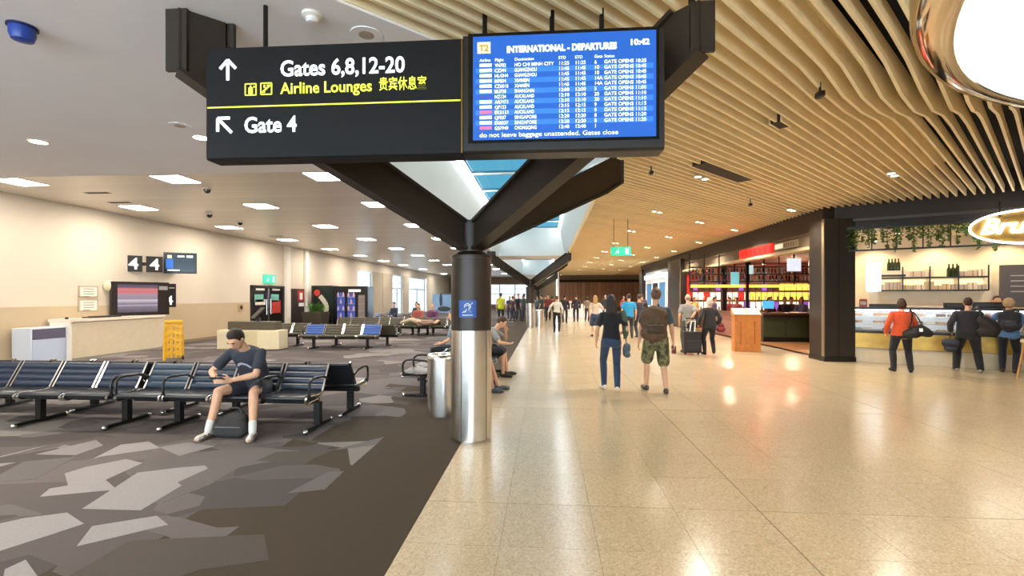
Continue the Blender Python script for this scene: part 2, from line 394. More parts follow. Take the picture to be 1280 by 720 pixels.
# ------------------------------------------------------------------ ceilings
# left plaster ceiling, its edge following the first timber slat
C0 = 5.03; SP = .206
YW0, YW1 = 5.0, 26.4            # first light well
XL, XRW = -2.7, 1.05
YM = 8.17
struct('ceiling', MB().prism([(XW, -6), (-6-C0, -6), (YW0-C0, YW0), (XL, YW0), (XL, YM), (XW, YM)], ZC-.03, ZM+.5), plaster)
def metal_ceiling():
    m = bpy.data.materials.new('metal_planks'); m.use_nodes = True; nt = m.node_tree; b = nt.nodes['Principled BSDF']
    g = nt.nodes.new('ShaderNodeNewGeometry'); s = nt.nodes.new('ShaderNodeSeparateXYZ'); nt.links.new(g.outputs['Position'], s.inputs['Vector'])
    q = nt.nodes.new('ShaderNodeMath'); q.operation = 'MULTIPLY'; q.inputs[1].default_value = 1/.3; nt.links.new(s.outputs['Y'], q.inputs[0])
    fr_ = nt.nodes.new('ShaderNodeMath'); fr_.operation = 'FRACT'; nt.links.new(q.outputs[0], fr_.inputs[0])
    fl = nt.nodes.new('ShaderNodeMath'); fl.operation = 'FLOOR'; nt.links.new(q.outputs[0], fl.inputs[0])
    wn = nt.nodes.new('ShaderNodeTexWhiteNoise'); wn.noise_dimensions = '1D'; nt.links.new(fl.outputs[0], wn.inputs['W'])
    lt = nt.nodes.new('ShaderNodeMath'); lt.operation = 'GREATER_THAN'; lt.inputs[1].default_value = .06; nt.links.new(fr_.outputs[0], lt.inputs[0])
    r = nt.nodes.new('ShaderNodeMapRange'); r.inputs['To Min'].default_value = .93; r.inputs['To Max'].default_value = 1.03; nt.links.new(wn.outputs['Value'], r.inputs['Value'])
    mu = nt.nodes.new('ShaderNodeMath'); mu.operation = 'MULTIPLY_ADD'; mu.inputs[1].default_value = .12; mu.inputs[2].default_value = -.12
    nt.links.new(lt.outputs[0], mu.inputs[0])
    ad = nt.nodes.new('ShaderNodeMath'); ad.operation = 'ADD'; nt.links.new(r.outputs['Result'], ad.inputs[0]); nt.links.new(mu.outputs[0], ad.inputs[1])
    h = nt.nodes.new('ShaderNodeHueSaturation'); h.inputs['Color'].default_value = (*lin('e6dccd'), 1); nt.links.new(ad.outputs[0], h.inputs['Value'])
    nt.links.new(h.outputs['Color'], b.inputs['Base Color']); b.inputs['Roughness'].default_value = .32; b.inputs['Metallic'].default_value = .2
    bp = nt.nodes.new('ShaderNodeBump'); bp.inputs['Strength'].default_value = .5; bp.inputs['Distance'].default_value = .01
    nt.links.new(lt.outputs[0], bp.inputs['Height']); nt.links.new(bp.outputs['Normal'], b.inputs['Normal'])
    return m
struct('ceiling_metal', MB().box(XW, XL, YM, YE, ZM, ZM+.5), metal_ceiling())
struct('ceiling_crosspiece', MB().box(XL, XRW, YW1+.16, 28.44, ZC-.03, ZC+1.6).box(XL, XRW, 50.16, YE, ZC-.03, ZC+.5), plaster)
struct('ceiling_plenum', MB().box(XRW+.1, 16, -6, YE, 4.45, 4.6).prism([(-6-C0, -6), (XRW+.1, -6), (XRW+.1, YW0-.2), (YW0-.2-C0, YW0-.2)], 4.45, 4.6), darkvoid)
# light wells
wellm = mat('well_paint', 'd7dcd8', .7, noise=.02, nscale=1)
for k, (ya, yb) in enumerate([(YW0, YW1), (28.6, 50.0)]):
    m = add_mb_quadY([(XL-.25, ZC-.05), (XL, ZC-.05), (XL+.35, 5.45), (XL-.25, 5.45)], ya, yb)
    n2 = add_mb_quadY([(XRW, ZC-.05), (XRW+.1, ZC-.05), (XRW+.1, 5.45), (XRW-.35, 5.45)], ya, yb)
    m.add(n2.v, n2.f).box(XL, XRW, ya-.15, ya, ZC-.05, 5.45).box(XL, XRW, yb, yb+.15, ZC-.02, 5.45)
    w = struct('ceiling_lightwell' if k == 0 else 'ceiling_lightwell_far', m, wellm)
    rf = MB(); x0, x1 = XL+.3, XRW-.3
    MB().box(x0-.02, x0+.07, ya+.1, yb-.1, 5.26, 5.3).build('light_strip', mat('well_strip', 'ffffff', .4, emit='f4f9ff', es=9.), w); MB().box(x1-.07, x1+.02, ya+.1, yb-.1, 5.26, 5.3).build('light_strip', MATS['well_strip'], w)
    rf.box(x0, x0+.12, ya, yb, 5.38, 5.5).box(x1-.12, x1, ya, yb, 5.38, 5.5)
    nb = 9; step = (yb-ya)/nb
    for i in range(nb+1): rf.box(x0, x1, ya+i*step-.05, ya+i*step+.05, 5.4, 5.5)
    newobj('glazing_frame', rf.mesh('glazing_frame', mat('glazing_white', 'e8eef0', .35)), w)
    for i in range(nb):
        newobj('pane', MB().box(x0+.12, x1-.12, ya+i*step+.05, ya+(i+1)*step-.05, 5.44, 5.46).mesh('pane', skyglass), w)
# ------------------------------------------------------------------ timber slats
LC, LR = (4.68, .98), 3.22     # drum lamp centre, radius
def slat_bottom(x, y):
    r = math.hypot(x-LC[0], y-LC[1])
    w = min(1, max(0, (x-2.5)/1.2)); return ZC-.01-.17*w*w*(3-2*w)*math.exp(-((r-4.55)/.5)**2)
def slat_span(c):
    xe = XR-.02 if c >= 5.65 else 7.1+(5.65-c)/1.643-.02
    xs = XRW+.02 if c > C0+.01 else max(-6-c, .3-c)
    if c <= C0+.01 and False: pass
    return xs, min(xe, 15.5)
def slat_pieces(c):
    xs, xe = slat_span(c)
    # cut away where the drum lamp passes through
    a = 2; b_ = 2*(c-LC[1]-LC[0]); cc = LC[0]**2+(c-LC[1])**2-(LR+.12)**2
    D = b_*b_-4*a*cc
    if D > 0:
        r0, r1 = (-b_-math.sqrt(D))/4, (-b_+math.sqrt(D))/4
        out = []
        if r0 > xs+.05: out.append((xs, min(r0, xe)))
        if r1 < xe-.05: out.append((max(r1, xs), xe))
        return out
    return [(xs, xe)] if xe > xs+.05 else []
def slat_mesh(mb, c, xs, xe, n):
    t = .032/2*.7071
    vs = []
    for i in range(n+1):
        x = xs+(xe-xs)*i/n; y = x+c; zb = slat_bottom(x, y)
        taper = .0
        vs += [(x+t, y-t, zb), (x-t, y+t, zb), (x-t, y+t, ZC+.15), (x+t, y-t, ZC+.15)]
    fs = [(0, 1, 2, 3), tuple(4*n+q for q in (3, 2, 1, 0))]
    for i in range(n):
        for q in range(4):
            q2 = (q+1) % 4; fs.append((4*i+q, 4*(i+1)+q, 4*(i+1)+q2, 4*i+q2))
    return mb.add(vs, fs)
sc_root = struct('ceiling_slatted', MB().box(XRW, XRW+.05, YW0, YE, ZC-.06, ZC+.25), slatm)
newobj('bounce_board', MB().prism([(-6-1.8, -6), (XR, XR+1.8), (XR, YE), (XRW+.06, YE), (XRW+.06, YW0-.2), (YW0-.2-C0, YW0-.2), (-6-C0, -6)], ZC+.15, ZC+.2).mesh('bounce_board', slatm), sc_root)  # added reflector above the slats, bounces light into their gaps
farm = MB()
k = -50
while C0+k*SP < 49:
    c = C0+k*SP
    for xs, xe in slat_pieces(c):
        if c < 14.5:
            n = 22 if c < 6.2 else 1
            newobj('slat', slat_mesh(MB(), c, xs, xe, n).mesh('slat', slatm), sc_root)
        else:
            if xs+c > YE-.2: continue
            slat_mesh(farm, c, xs, min(xe, YE-c), 1)
    k += 1
tag(farm.build('slat_field', slatm, sc_root), kind='stuff')
struct('ceiling_far_right', MB().box(XR, 16, 36.3, YE, ZC, ZC+.3), mat('tan_ceiling', 'c9a97e', .6, noise=.05))
# ------------------------------------------------------------------ tree columns
PX, PY = -.87, 5.45
blue_plate = mat('plate_blue', '1f4f9e', .4)
white_ink = mat('white_ink', 'f2f4f4', .5)
def curved_patch(a0, a1, z0, z1, r, t=.004, n=8):
    m = MB(); vs = []
    for i in range(n+1):
        a = a0+(a1-a0)*i/n
        for rr, z in ((r, z0), (r+t, z0), (r+t, z1), (r, z1)): vs.append((rr*math.cos(a), rr*math.sin(a), z))
    fs = [(0, 1, 2, 3), tuple(4*n+q for q in (3, 2, 1, 0))]
    for i in range(n):
        for q in range(4): fs.append((4*i+q, 4*(i+1)+q, 4*(i+1)+(q+1) % 4, 4*i+(q+1) % 4))
    return m.add(vs, fs)
def make_column():
    t = thing('tree_column', 'near round column, steel below and bronze above, with four slanted bronze arms', 'column', (PX, PY, 0), 0, 'branching columns along the carpet edge')
    sh = MB().lathe([(.2, .004), (.2, .03), (.235, .03), (.235, 1.26), (.2, 1.26)], 40).build('steel_cladding', steel, t, smooth=True)
    for a in (-1.9, -.6):       # vertical seams of the cladding
        MB().obox((.2352*math.cos(a), .2352*math.sin(a), .03), (.2352*math.cos(a), .2352*math.sin(a), 1.26), .006, .006).build('seam', blackm, sh)
    MB().lathe([(.2, 1.262), (.232, 1.262), (.232, 2.08), (.2, 2.08)], 40).build('bronze_sleeve', bronze2, t, smooth=True)
    MB().lathe([(.1, 2.08), (.242, 2.08), (.242, 2.11), (.2, 2.13), (.15, 2.16), (.1, 2.16)], 36).build('collar', bronze2, t, smooth=True)
    MB().lathe([(.13, 2.16), (.13, 2.5), (.11, 2.52), (.02, 2.52)], 20).build('hub', bronze, t, smooth=True)
    for a in (45, 135, 225, 315):
        ca, sa = math.cos(math.radians(a)), math.sin(math.radians(a))
        ze = 3.868 if a == 225 else 3.75
        prof = [(.11, 2.19), (2.42, 3.18), (2.8, 3.39), (2.8, ze), (2.6 if a != 225 else 2.5, ze), (.11, 2.5)] if a != 225 else [(.11, 2.19), (2.42, 3.18), (2.8, 3.39), (2.8, ze), (2.48, ze), (2.48, 3.66), (.11, 2.5)]
        def slab(prof, w):
            m = MB(); n = len(prof)
            return m.add([(r*ca-sa*s*w/2, r*sa+ca*s*w/2, z) for s in (-1, 1) for r, z in prof],
                  [tuple(range(n)), tuple(reversed(range(n, 2*n)))]+[((i+1) % n, i, n+i, n+(i+1) % n) for i in range(n)])
        arm = slab(prof, .09).build('arm', bronze, t, bevel=.004, seg=1)
        th_ = .03
        def strip(p, q, w=.24): 
            (r0, z0), (r1, z1) = p, q
            return ((r0*ca, r0*sa, z0), (r1*ca, r1*sa, z1))
        fl = MB()
        for p, q in [(prof[0], prof[1]), (prof[1], prof[2]), (prof[2], prof[3]), (prof[-2], prof[-1])]+([(prof[4], prof[5])] if a == 225 else []):
            p0, p1 = strip(p, q); fl.obox(p0, p1, .17, th_)
        fl.build('flange', bronze, arm)
        if a != 225: MB().cyl((2.72*ca, 2.72*sa, 3.74), .025, .2, 10).build('hanger_rod', blackm, arm)
    return t
col0 = make_column()
copy_tree(col0, None, (PX+.02, 25.2, 0), 0, 'middle-distance branching bronze column beside a steel bin on the tile edge')
copy_tree(col0, None, (PX+.02, 44.5, 0), 0, 'farthest branching bronze column, small beyond the crowd')
# hearing-loop plate wraps the near column
a_mid = -math.pi/2-.02
pl = curved_patch(a_mid-.44, a_mid+.42, 1.41, 1.60, .232).build('hearing_loop_plate', blue_plate, col0, smooth=True)
pl['label'] = 'small blue plate with a white ear symbol'
def on_plate(u, v, r=.2372): a = a_mid+(u)/.235; return (r*math.cos(a), r*math.sin(a), 1.505+v)
sy = MB()
def ring_pts(cx, cy, rad, a0, a1, n=10): return [on_plate(cx+rad*math.cos(a0+(a1-a0)*i/n), cy+rad*math.sin(a0+(a1-a0)*i/n)) for i in range(n+1)]
sy.tube(ring_pts(.0, .028, .033, math.radians(200), math.radians(-70)), .006, 6)
sy.tube(ring_pts(.0, .028, .016, math.radians(180), math.radians(-40)), .004, 6)
sy.tube([on_plate(-.01, .0), on_plate(-.016, -.02), on_plate(-.03, -.035), on_plate(-.04, -.03)], .006, 6)
sy.tube([on_plate(-.06, -.045), on_plate(.06, .07)], .004, 6)
for q in range(3): sy.ball(on_plate(.012+.012*q, -.01-.012*q), .004, 6, 4)
sy.tube([on_plate(-.06, -.068), on_plate(0, -.068), on_plate(.06, -.068)], .005, 6)
sy.build('ear_symbol', white_ink, pl)
# ------------------------------------------------------------------ overhead wayfinding sign + departures display
YS = 3.40
SX0, SXM, SX1, SZ0, SZ1 = onY(258, YS), onY(579, YS), onY(830, YS), 2.677, 3.515
def sp(px, py): 
    X = onY(px, YS); return X, zAt(py, X, YS)
scx = (SX0+SXM)/2
sg = thing('wayfinding_sign', 'black hanging gate direction sign with white and yellow lettering', 'sign', (0, YS, 0))
MB().extr([(.16, SZ0), (.01, SZ0), (0, SZ0+.012), (0, SZ1), (.16, SZ1)], SX0, SXM-.003).build('housing', sign_bg, sg)
# each sign text is placed by its pixel on the sign face
FIT = {}
def stext(body, px0, px1, pybase, capz, m, bold=.0, par=sg, y=-.003):
    X0, Z0 = sp(px0, pybase); X1, _ = sp(px1, pybase)
    o = text(body, capz, m, par, (X0, y, Z0), bold=bold); FIT[o] = X1-X0; return o
stext('Gates 6,8,12-20', 351, 506, 95.5, .165, sign_w, .003)
stext('Airline Lounges', 350.5, 465, 117.5, .118, sign_y, .002)
stext('贵宾休息室', 474, 533, 112.0, .105, sign_y, .001)
stext('Gate 4', 306, 371, 166, .165, sign_w, .003)
MB().box(SX0+.01, SXM-.02, -.004, 0, sp(400, 130.5)[1]-.006, sp(400, 130.5)[1]+.004).build('divider_line', sign_y, sg)
def bar2(m, a, b, w):
    (x0, z0), (x1, z1) = a, b
    return m.obox((x0, -.002, z0), (x1, -.002, z1), w, .004, up=(0, 1, 0)) if False else m.add(*flatbar((x0, z0), (x1, z1), w))
def flatbar(a, b, w, y0=-.004, y1=0.):
    dx, dz = b[0]-a[0], b[1]-a[1]; L = math.hypot(dx, dz); nx, nz = -dz/L*w/2, dx/L*w/2
    q = [(a[0]+nx, a[1]+nz), (b[0]+nx, b[1]+nz), (b[0]-nx, b[1]-nz), (a[0]-nx, a[1]-nz)]
    vs = [(x, y0, z) for x, z in q]+[(x, y1, z) for x, z in q]
    return vs, [(0, 1, 2, 3), (7, 6, 5, 4), (0, 4, 5, 1), (1, 5, 6, 2), (2, 6, 7, 3), (3, 7, 4, 0)]
ar = MB(); w_ = .022
ax, az = sp(285, 88)
for a, b in [((ax, az-.075), (ax, az+.075)), ((ax, az+.078), (ax-.062, az+.012)), ((ax, az+.078), (ax+.062, az+.012))]: ar.add(*flatbar(a, b, w_))
ar.build('arrow_up', sign_w, sg)
ar = MB(); ax, az = sp(281, 157)
for a, b in [((ax-.05, az+.05), (ax+.055, az-.055)), ((ax-.055, az+.055), (ax+.04, az+.055)), ((ax-.055, az+.055), (ax-.055, az-.045))]: ar.add(*flatbar(a, b, w_))
ar.build('arrow_diagonal', sign_w, sg)
for q, (p, nm) in enumerate([((313.5, 112), 'lift_pictogram'), ((333, 111), 'escalator_pictogram')]):
    ax, az = sp(*p); m = MB(); s = .042
    for a, b in [((-s, -s), (s, -s)), ((s, -s), (s, s)), ((s, s), (-s, s)), ((-s, s), (-s, -s))]: m.add(*flatbar((ax+a[0], az+a[1]), (ax+b[0], az+b[1]), .008))
    if q == 0:
        m.add(*flatbar((ax, az-.034), (ax, az+.014), .034)); m.add(*flatbar((ax-.006, az+.022), (ax+.006, az+.022), .014)); m.add(*flatbar((ax+.022, az+.02), (ax+.032, az+.02), .012))
    else:
        m.add(*flatbar((ax-.03, az-.026), (ax+.026, az+.022), .012)); m.add(*flatbar((ax-.034, az-.026), (ax-.01, az-.026), .01)); m.add(*flatbar((ax+.006, az+.024), (ax+.034, az+.024), .01))
        m.add(*flatbar((ax-.014, az+.006), (ax-.014, az+.03), .012))
    m.build(nm, sign_y, sg)
MB().box(SXM-.014, SXM-.006, -.004, .02, SZ0+.01, SZ1).build('edge_trim', mat('brass_trim', '9c7c44', .35, metal=.8), sg)
for px in (332,):
    x = onY(px, YS+.08)
    MB().cyl((x, .08, SZ1-.01), .017, ZC-.03-SZ1+.01, 10).build('hanging_rod', blackm, sg)
dd = thing('departures_display', 'blue flight departures screen in a dark hanging frame', 'display', (0, YS, 0))
hb = mat('display_bezel', '1c1714', .4)
MB().extr([(.22, SZ0+.06), (.16, SZ0-.0), (0, SZ0), (-.02, SZ0+.02), (-.02, SZ1+.01), (.22, SZ1+.01)], SXM, SX1).build('housing', hb, dd, bevel=.004, seg=1)
bx0, bx1 = sp(592, 110)[0], sp(819, 110)[0]; bz1, bz0 = sp(592, 49)[1], sp(592, 177)[1]
MB().box(sp(586, 110)[0], sp(823, 110)[0], -.026, -.02, bz0-.02, bz1+.025).build('bezel', mat('bezel_gloss', '0b0a0a', .2), dd)
scr = MB().box(bx0, bx1, -.030, -.024, bz0, bz1).build('screen', mat('screen_blue', '123a80', .3, emit='2767c4', es=.85), dd)
for px in (606, 690, 752):
    x = onY(px, YS+.42)
    MB().cyl((x, .42, SZ1-.06), .02, ZC+.1-SZ1, 10).build('hanging_rod', blackm, dd)
    MB().box(x-.03, x+.03, .2, .46, SZ1-.08, SZ1-.03).build('outrigger', blackm, dd)
tw = mat('screen_text', 'ffffff', .5, emit='e6f4ff', es=1.25)
row_m = mat('screen_row', '2a63b8', .4, emit='2f70cc', es=.85)
W_, H_ = bx1-bx0, bz1-bz0
def su(u, v): return bx0+u*W_, bz1-v*H_
def dtext(body, u, v, cap, fitu=None, bold=.0, m=tw, align='LEFT'):
    x, z = su(u, v); o = text(body, cap*H_, m, scr, (x, -.0315, z), align=align, bold=bold, ext=.0005)
    if fitu: FIT[o] = fitu*W_
    return o
def dbox(u0, u1, v0, v1, m, name, y=-.0312):
    x0, z1 = su(u0, v0); x1, z0 = su(u1, v1); return MB().box(x0, x1, y, -.0295, z0, z1).build(name, m, scr)
dbox(.025, .098, .055, .165, mat('logo_yellow', 'e8e0a0', .5, emit='efe7a8', es=.9), 'terminal_badge')
x, z = su(.061, .143)
text('T2', .085*H_, mat('badge_gold', 'a8821e', .5, emit='b08a20', es=.5), scr, (x, -.0325, z), align='CENTER', bold=.002, ext=.0005, name='badge_text')
dtext('INTERNATIONAL - DEPARTURES', .19, .165, .085, .60, .003)
dtext('10:42', .865, .135, .075, .10, .002)
cols = [.037, .122, .232, .473, .563, .668, .722]
for t_, u in zip(['Airline', 'Flight', 'Destination', 'STD', 'ETD', 'Gate', 'Status'], cols): dtext(t_, u, .245, .04)
rows = [('VN782', 'HO CHI MINH CITY', '11:25', '11:25', '6', '10:25'), ('CZ344', 'GUANGZHOU', '11:45', '11:45', '10', '10:45'), ('HL4344', 'GUANGZHOU', '11:45', '11:45', '10', '10:45'),
 ('MF804', 'XIAMEN', '11:45', '11:45', '14A', '10:45'), ('CZ6018', 'XIAMEN', '11:45', '11:45', '14A', '10:45'), ('MU738', 'SHANGHAI', '12:00', '12:00', '5', '11:00'),
 ('NZ124', 'AUCKLAND', '12:10', '12:10', '20', '11:10'), ('AR7473', 'AUCKLAND', '12:10', '12:10', '20', '11:10'), ('QF153', 'AUCKLAND', '12:15', '12:15', '9', '11:15'),
 ('EK5131', 'AUCKLAND', '12:15', '12:15', '9', '11:15'), ('QF037', 'SINGAPORE', '12:20', '12:20', '8', '11:20'), ('EK8037', 'SINGAPORE', '12:20', '12:20', '8', '11:20'), ('GS7949', 'CHONGQING', '12:40', '12:40', '1', '')]
red_bar = mat('bar_red', 'c8507a', .5, emit='d86a88', es=.9); blue_bar = mat('bar_blue', '30408a', .5, emit='4a52a8', es=.8)
for i, r in enumerate(rows):
    v = .30+i*.0505
    if i % 2: dbox(.015, .985, v-.042, v+.007, row_m, 'row_band', y=-.0305)
    dbox(.038, .105, v-.036, v-.006, red_bar if i in (9, 12) else blue_bar if i == 6 else tw, 'airline_bar')
    for q, (t_, u) in enumerate(zip(r[:5], cols[1:6])): dtext(t_, u, v, .047, {0: .0125*len(t_), 1: .0135*len(t_)}.get(q), bold=.0003)
    if r[5]: dtext('GATE OPENS '+r[5], cols[6], v, .047, .225, bold=.0003)
dtext('do not leave baggage unattended. Gates close', .037, .975, .062, .76)
# ------------------------------------------------------------------ lamps
mirror = mat('mirror_ring', 'c9bda8', .08, metal=1.)
lamp_white = mat('drum_diffuser', 'ffffff', .5, emit='fffaf0', es=LAMP_E)
dl = thing('drum_lamp', 'huge round ceiling lamp with a mirror-polished rim', 'lamp', (LC[0], LC[1], 0))
MB().lathe([(3.02, 3.115), (3.03, 3.095), (3.06, 3.09), (3.13, 3.105), (3.19, 3.145), (LR, 3.2), (LR, 3.42), (LR-.1, 3.44), (3.0, 3.44)], 120, close=False).build('rim', mirror, dl, smooth=True)
MB().lathe([(.02, 3.105), (3.025, 3.105), (3.025, 3.14), (.02, 3.14)], 96).build('diffuser', lamp_white, dl)
MB().lathe([(2.4, 3.44), (2.4, 4.0), (2.4, 4.44)], 48).build('suspension', blackm, dl)
def troffer(x, y, n):
    t = thing('ceiling_light', 'square recessed ceiling light panel, '+n, 'light', (x, y, ZM), 0, 'recessed light panels in the metal ceiling')
    f = MB(); s = .33
    for a in (-1, 1): f.box(a*s-.012, a*s+.012, -s-.012, s+.012, -.012, .0).box(-s, s, a*s-.012, a*s+.012, -.012, .0)
    f.build('frame', frame_al, t); MB().box(-.318, .318, -.318, .318, -.008, -.002).build('diffuser', led_w, t)
ROWN = ['in the row along the left wall', 'in the middle row', 'in the row nearest the columns']
ORD = ['nearest', 'second', 'third', 'fourth', 'fifth', 'sixth', 'seventh', 'eighth', 'ninth', 'tenth']
for i, x in enumerate((-11.37, -7.8, -4.55)):
    for j, y in enumerate((9.46, 12.46, 16.25, 20.1, 24.2, 28.3, 32.5, 37, 43, 52)):
        troffer(x, y, ORD[j]+' one '+ROWN[i])
def point(name, loc, w, r=.05, col=(1, .91, .78), spot=None, parent=None):
    l = bpy.data.lights.new(name, 'SPOT' if spot else 'POINT'); l.energy = w; l.color = col; l.shadow_soft_size = r
    if spot: l.spot_size = math.radians(spot); l.spot_blend = .6
    o = bpy.data.objects.new(name, l); C.objects.link(o); o.location = loc
    if parent: o.parent = parent
    return o
def spotpair(x, y, n, on=True):
    t = thing('downlight', 'small twin downlight set between the timber slats, '+n, 'light', (x, y, ZC-.02), math.radians(45), 'twin downlights in the slat ceiling')
    for a in (-.13, .13):
        cn = MB().lathe([(.075, .0), (.075, -.02), (.055, -.025), (.055, .0)], 16, (a, 0, 0)).build('ring', white, t)
        MB().lathe([(.01, -.012), (.056, -.012), (.056, -.008), (.01, -.008)], 16, (a, 0, 0)).build('bulb', spot_w, cn)
    point('downlight_beam', (0, 0, -.06), SPOT_W, .07, spot=140, parent=t)
for i, x in enumerate((2.9, 6.3)):
    for j, y in enumerate((9.11, 12.7, 16.4, 20.1, 23.9, 27.7, 31.5, 36, 41, 47)):
        spotpair(x, y, '%s one of the %s row' % (ORD[j], 'shop side' if i else 'walkway side'))
for j, y in enumerate((14.6, 18.2, 22.0, 25.8, 29.6, 34, 39)):
    spotpair(4.6, y, ORD[j]+' one of the centre row')
# plaster-ceiling fittings
for p, lab in [((48, 177), 'left round downlight glowing in the plaster ceiling'), ((252, 172), 'round downlight glowing in the plaster ceiling beside the gate sign')]:
    x, y = G(*p, ZC-.03)
    t = thing('recessed_downlight', lab, 'light', (x, y, ZC-.03), 0, 'round downlights in the plaster ceiling')
    MB().lathe([(.12, 0), (.12, -.008), (.1, -.01), (.1, 0)], 24).build('ring', white, t); MB().lathe([(.01, -.006), (.1, -.006), (.1, -.003), (.01, -.003)], 24).build('bulb', spot_w, t)
    point('downlight_beam', (0, 0, -.05), SPOT_W*.7, .08, spot=150, parent=t)
# more of the same downlights further back over the viewer's end of the hall
for q, (x, y) in enumerate([(-4.9, 1.5), (-7.4, 1.5), (-4.9, -2.5), (-7.4, -2.5), (-10, -1), (-10, 3)]):
    t = thing('recessed_downlight', 'round downlight in the plaster ceiling behind the viewpoint', 'light', (x, y, ZC-.03), 0, 'round downlights behind the viewpoint')
    MB().lathe([(.12, 0), (.12, -.008), (.1, -.01), (.1, 0)], 24).build('ring', white, t); MB().lathe([(.01, -.006), (.1, -.006), (.1, -.003), (.01, -.003)], 24).build('bulb', spot_w, t)
    point('downlight_beam', (0, 0, -.05), SPOT_W*.9, .08, spot=150, parent=t)
x, y = G(28, 33, ZC-.03)
t = thing('dome_camera', 'blue dome-shaped fitting on the plaster ceiling', 'camera', (x, y, ZC-.03))
MB().lathe([(.1, 0), (.1, -.015), (.02, -.02)], 24).build('base_plate', mat('navy_plastic', '1c2450', .4), t)
MB().lathe([(.085, -.015), (.085, -.07), (.07, -.115), (.03, -.125)], 24).build('housing', mat('blue_plastic', '24429a', .35), t, smooth=True)
x, y = G(390, 18, ZC-.03)
t = thing('smoke_detector', 'white smoke detector above the gate sign', 'detector', (x, y, ZC-.03))
MB().lathe([(.075, 0), (.075, -.02), (.05, -.03)], 20).build('base', white, t); MB().lathe([(.045, -.028), (.05, -.05), (.035, -.065), (.01, -.067)], 16).build('sensor_head', plaster, t, smooth=True)
for p, lab in [((458, 43), 'round flush ceiling speaker just above the sign top'), ((225, 157), 'larger round flush ceiling speaker left of the sign')]:
    x, y = G(*p, ZC-.03); t = thing('ceiling_speaker', lab, 'speaker', (x, y, ZC-.03), 0, 'flush ceiling speakers')
    MB().lathe([(.13, 0), (.13, -.008), (.1, -.008)], 28).build('rim', plaster, t); MB().lathe([(.1, -.004), (.03, -.012), (.01, -.012)], 28).build('grille', mat('grille_beige', 'b8a58c', .6), t, smooth=True)
for p, lab in [((262, 267), 'first dark dome camera under the metal ceiling'), ((300, 277), 'second dark dome camera under the metal ceiling'), ((259, 235), 'dome camera nearest on the metal ceiling')]:
    x, y = G(*p, ZM); t = thing('security_camera', lab, 'camera', (x, y, ZM), 0, 'dome cameras on the metal ceiling')
    MB().lathe([(.09, 0), (.09, -.03), (.07, -.035)], 20).build('mount', white, t); MB().ball((0, 0, -.05), .075, 16, 8).build('dome', mat('smoked_dome', '2a2724', .15), t, smooth=True)
for p, lab in [((122, 241), 'first dark slot vent in the metal ceiling'), ((150, 253), 'long slot vent in the metal ceiling'), ((345, 295), 'far slot vent in the metal ceiling')]:
    x, y = G(*p, ZM); t = thing('ceiling_vent', lab, 'vent', (x, y, ZM), 0, 'slot vents in the metal ceiling')
    MB().box(-.3, .3, -.07, .07, -.006, 0).build('frame', mat('vent_frame', '8f8270', .5), t)
    for q in (-.035, 0, .035): MB().box(-.27, .27, q-.01, q+.01, -.01, -.004).build('slat', mat('vent_dark', '3a332b', .6), t)
# dark equipment slots in the slat ceiling
for p, lab, L in [((905, 217), 'long dark slot recessed in the timber slat ceiling', 1.8), ((975, 157), 'short dark slot between ceiling slats', .3)]:
    x, y = G(*p, ZC-.02); t = thing('ceiling_slot', lab, 'vent', (x, y, ZC-.012), math.radians(45)); hw_ = .15 if L > 1 else .06
    MB().box(-L/2, L/2, -hw_, hw_, -.003, .1).build('tray', mat('slot_black', '2a211a', .7), t)
    MB().box(-L/2-.01, L/2+.01, -hw_-.02, -hw_, -.008, .1).build('side_rail', slatm, t); MB().box(-L/2-.01, L/2+.01, hw_, hw_+.02, -.008, .1).build('side_rail', slatm, t)
for p, lab in [((1025, 110), 'small black camera hanging below the slats near the lamp'), ((814, 211), 'small black camera hanging below the slats'), ((938, 252), 'small black sensor below the slats near the red sign')]:
    x, y = G(*p, ZC-.06); t = thing('hanging_camera', lab, 'camera', (x, y, ZC-.01))
    MB().cyl((0, 0, -.09), .012, .1, 8).build('stem', blackm, t); MB().box(-.03, .03, -.05, .05, -.15, -.09).build('body', black, t, bevel=.008)
# green running-man sign
def exit_sign(px, py, X, Y, w, h, lab, mount):
    z = zAt(py, X, Y)
    t = thing('exit_sign', lab, 'sign', (X, Y, z))
    if mount == 'hang': MB().box(-w/2, w/2, -.02, .02, -h/2, h/2).build('box', mat('exit_green', '1f9a78', .4, emit='2fbf96', es=.9), t, bevel=.005)
    else: MB().box(-.02, .04, -w/2, w/2, -h/2, h/2).build('box', mat('exit_green', '1f9a78'), t, bevel=.005)
    m = MB(); k = h*.8
    for a, b, q in [((-.28, -.1), (-.12, .12), .13), ((-.12, .12), (-.0, -.02), .1), ((-.28, -.1), (-.45, -.28), .1), ((-.2, -.02), (0, -.28), .1), ((-.1, .3), (-.02, .3), .14)]:
        m.add(*flatbar((a[0]*k-.1*w, a[1]*k), (b[0]*k-.1*w, b[1]*k), q*k, -.023, -.02))
    m.add(*flatbar((.3*w, -.4*k), (.3*w, .4*k), .4*k, -.023, -.02))
    if mount != 'hang': m.v = [(.041-y-.022, x, z2) for x, y, z2 in m.v]
    m.build('pictogram', mat('exit_white', 'ffffff', .5, emit='e8fff6', es=1.0), t)
    if mount == 'hang':
        for a in (-w*.35, w*.35): MB().cyl((a, 0, h/2-.005), .008, ZC-z-h/2, 8).build('hanger', blackm, t)
    return t
Ye = 14.0; exit_sign(776, 314, onY(776, Ye), Ye, .58, .26, 'green exit sign hanging from the slat ceiling', 'hang')
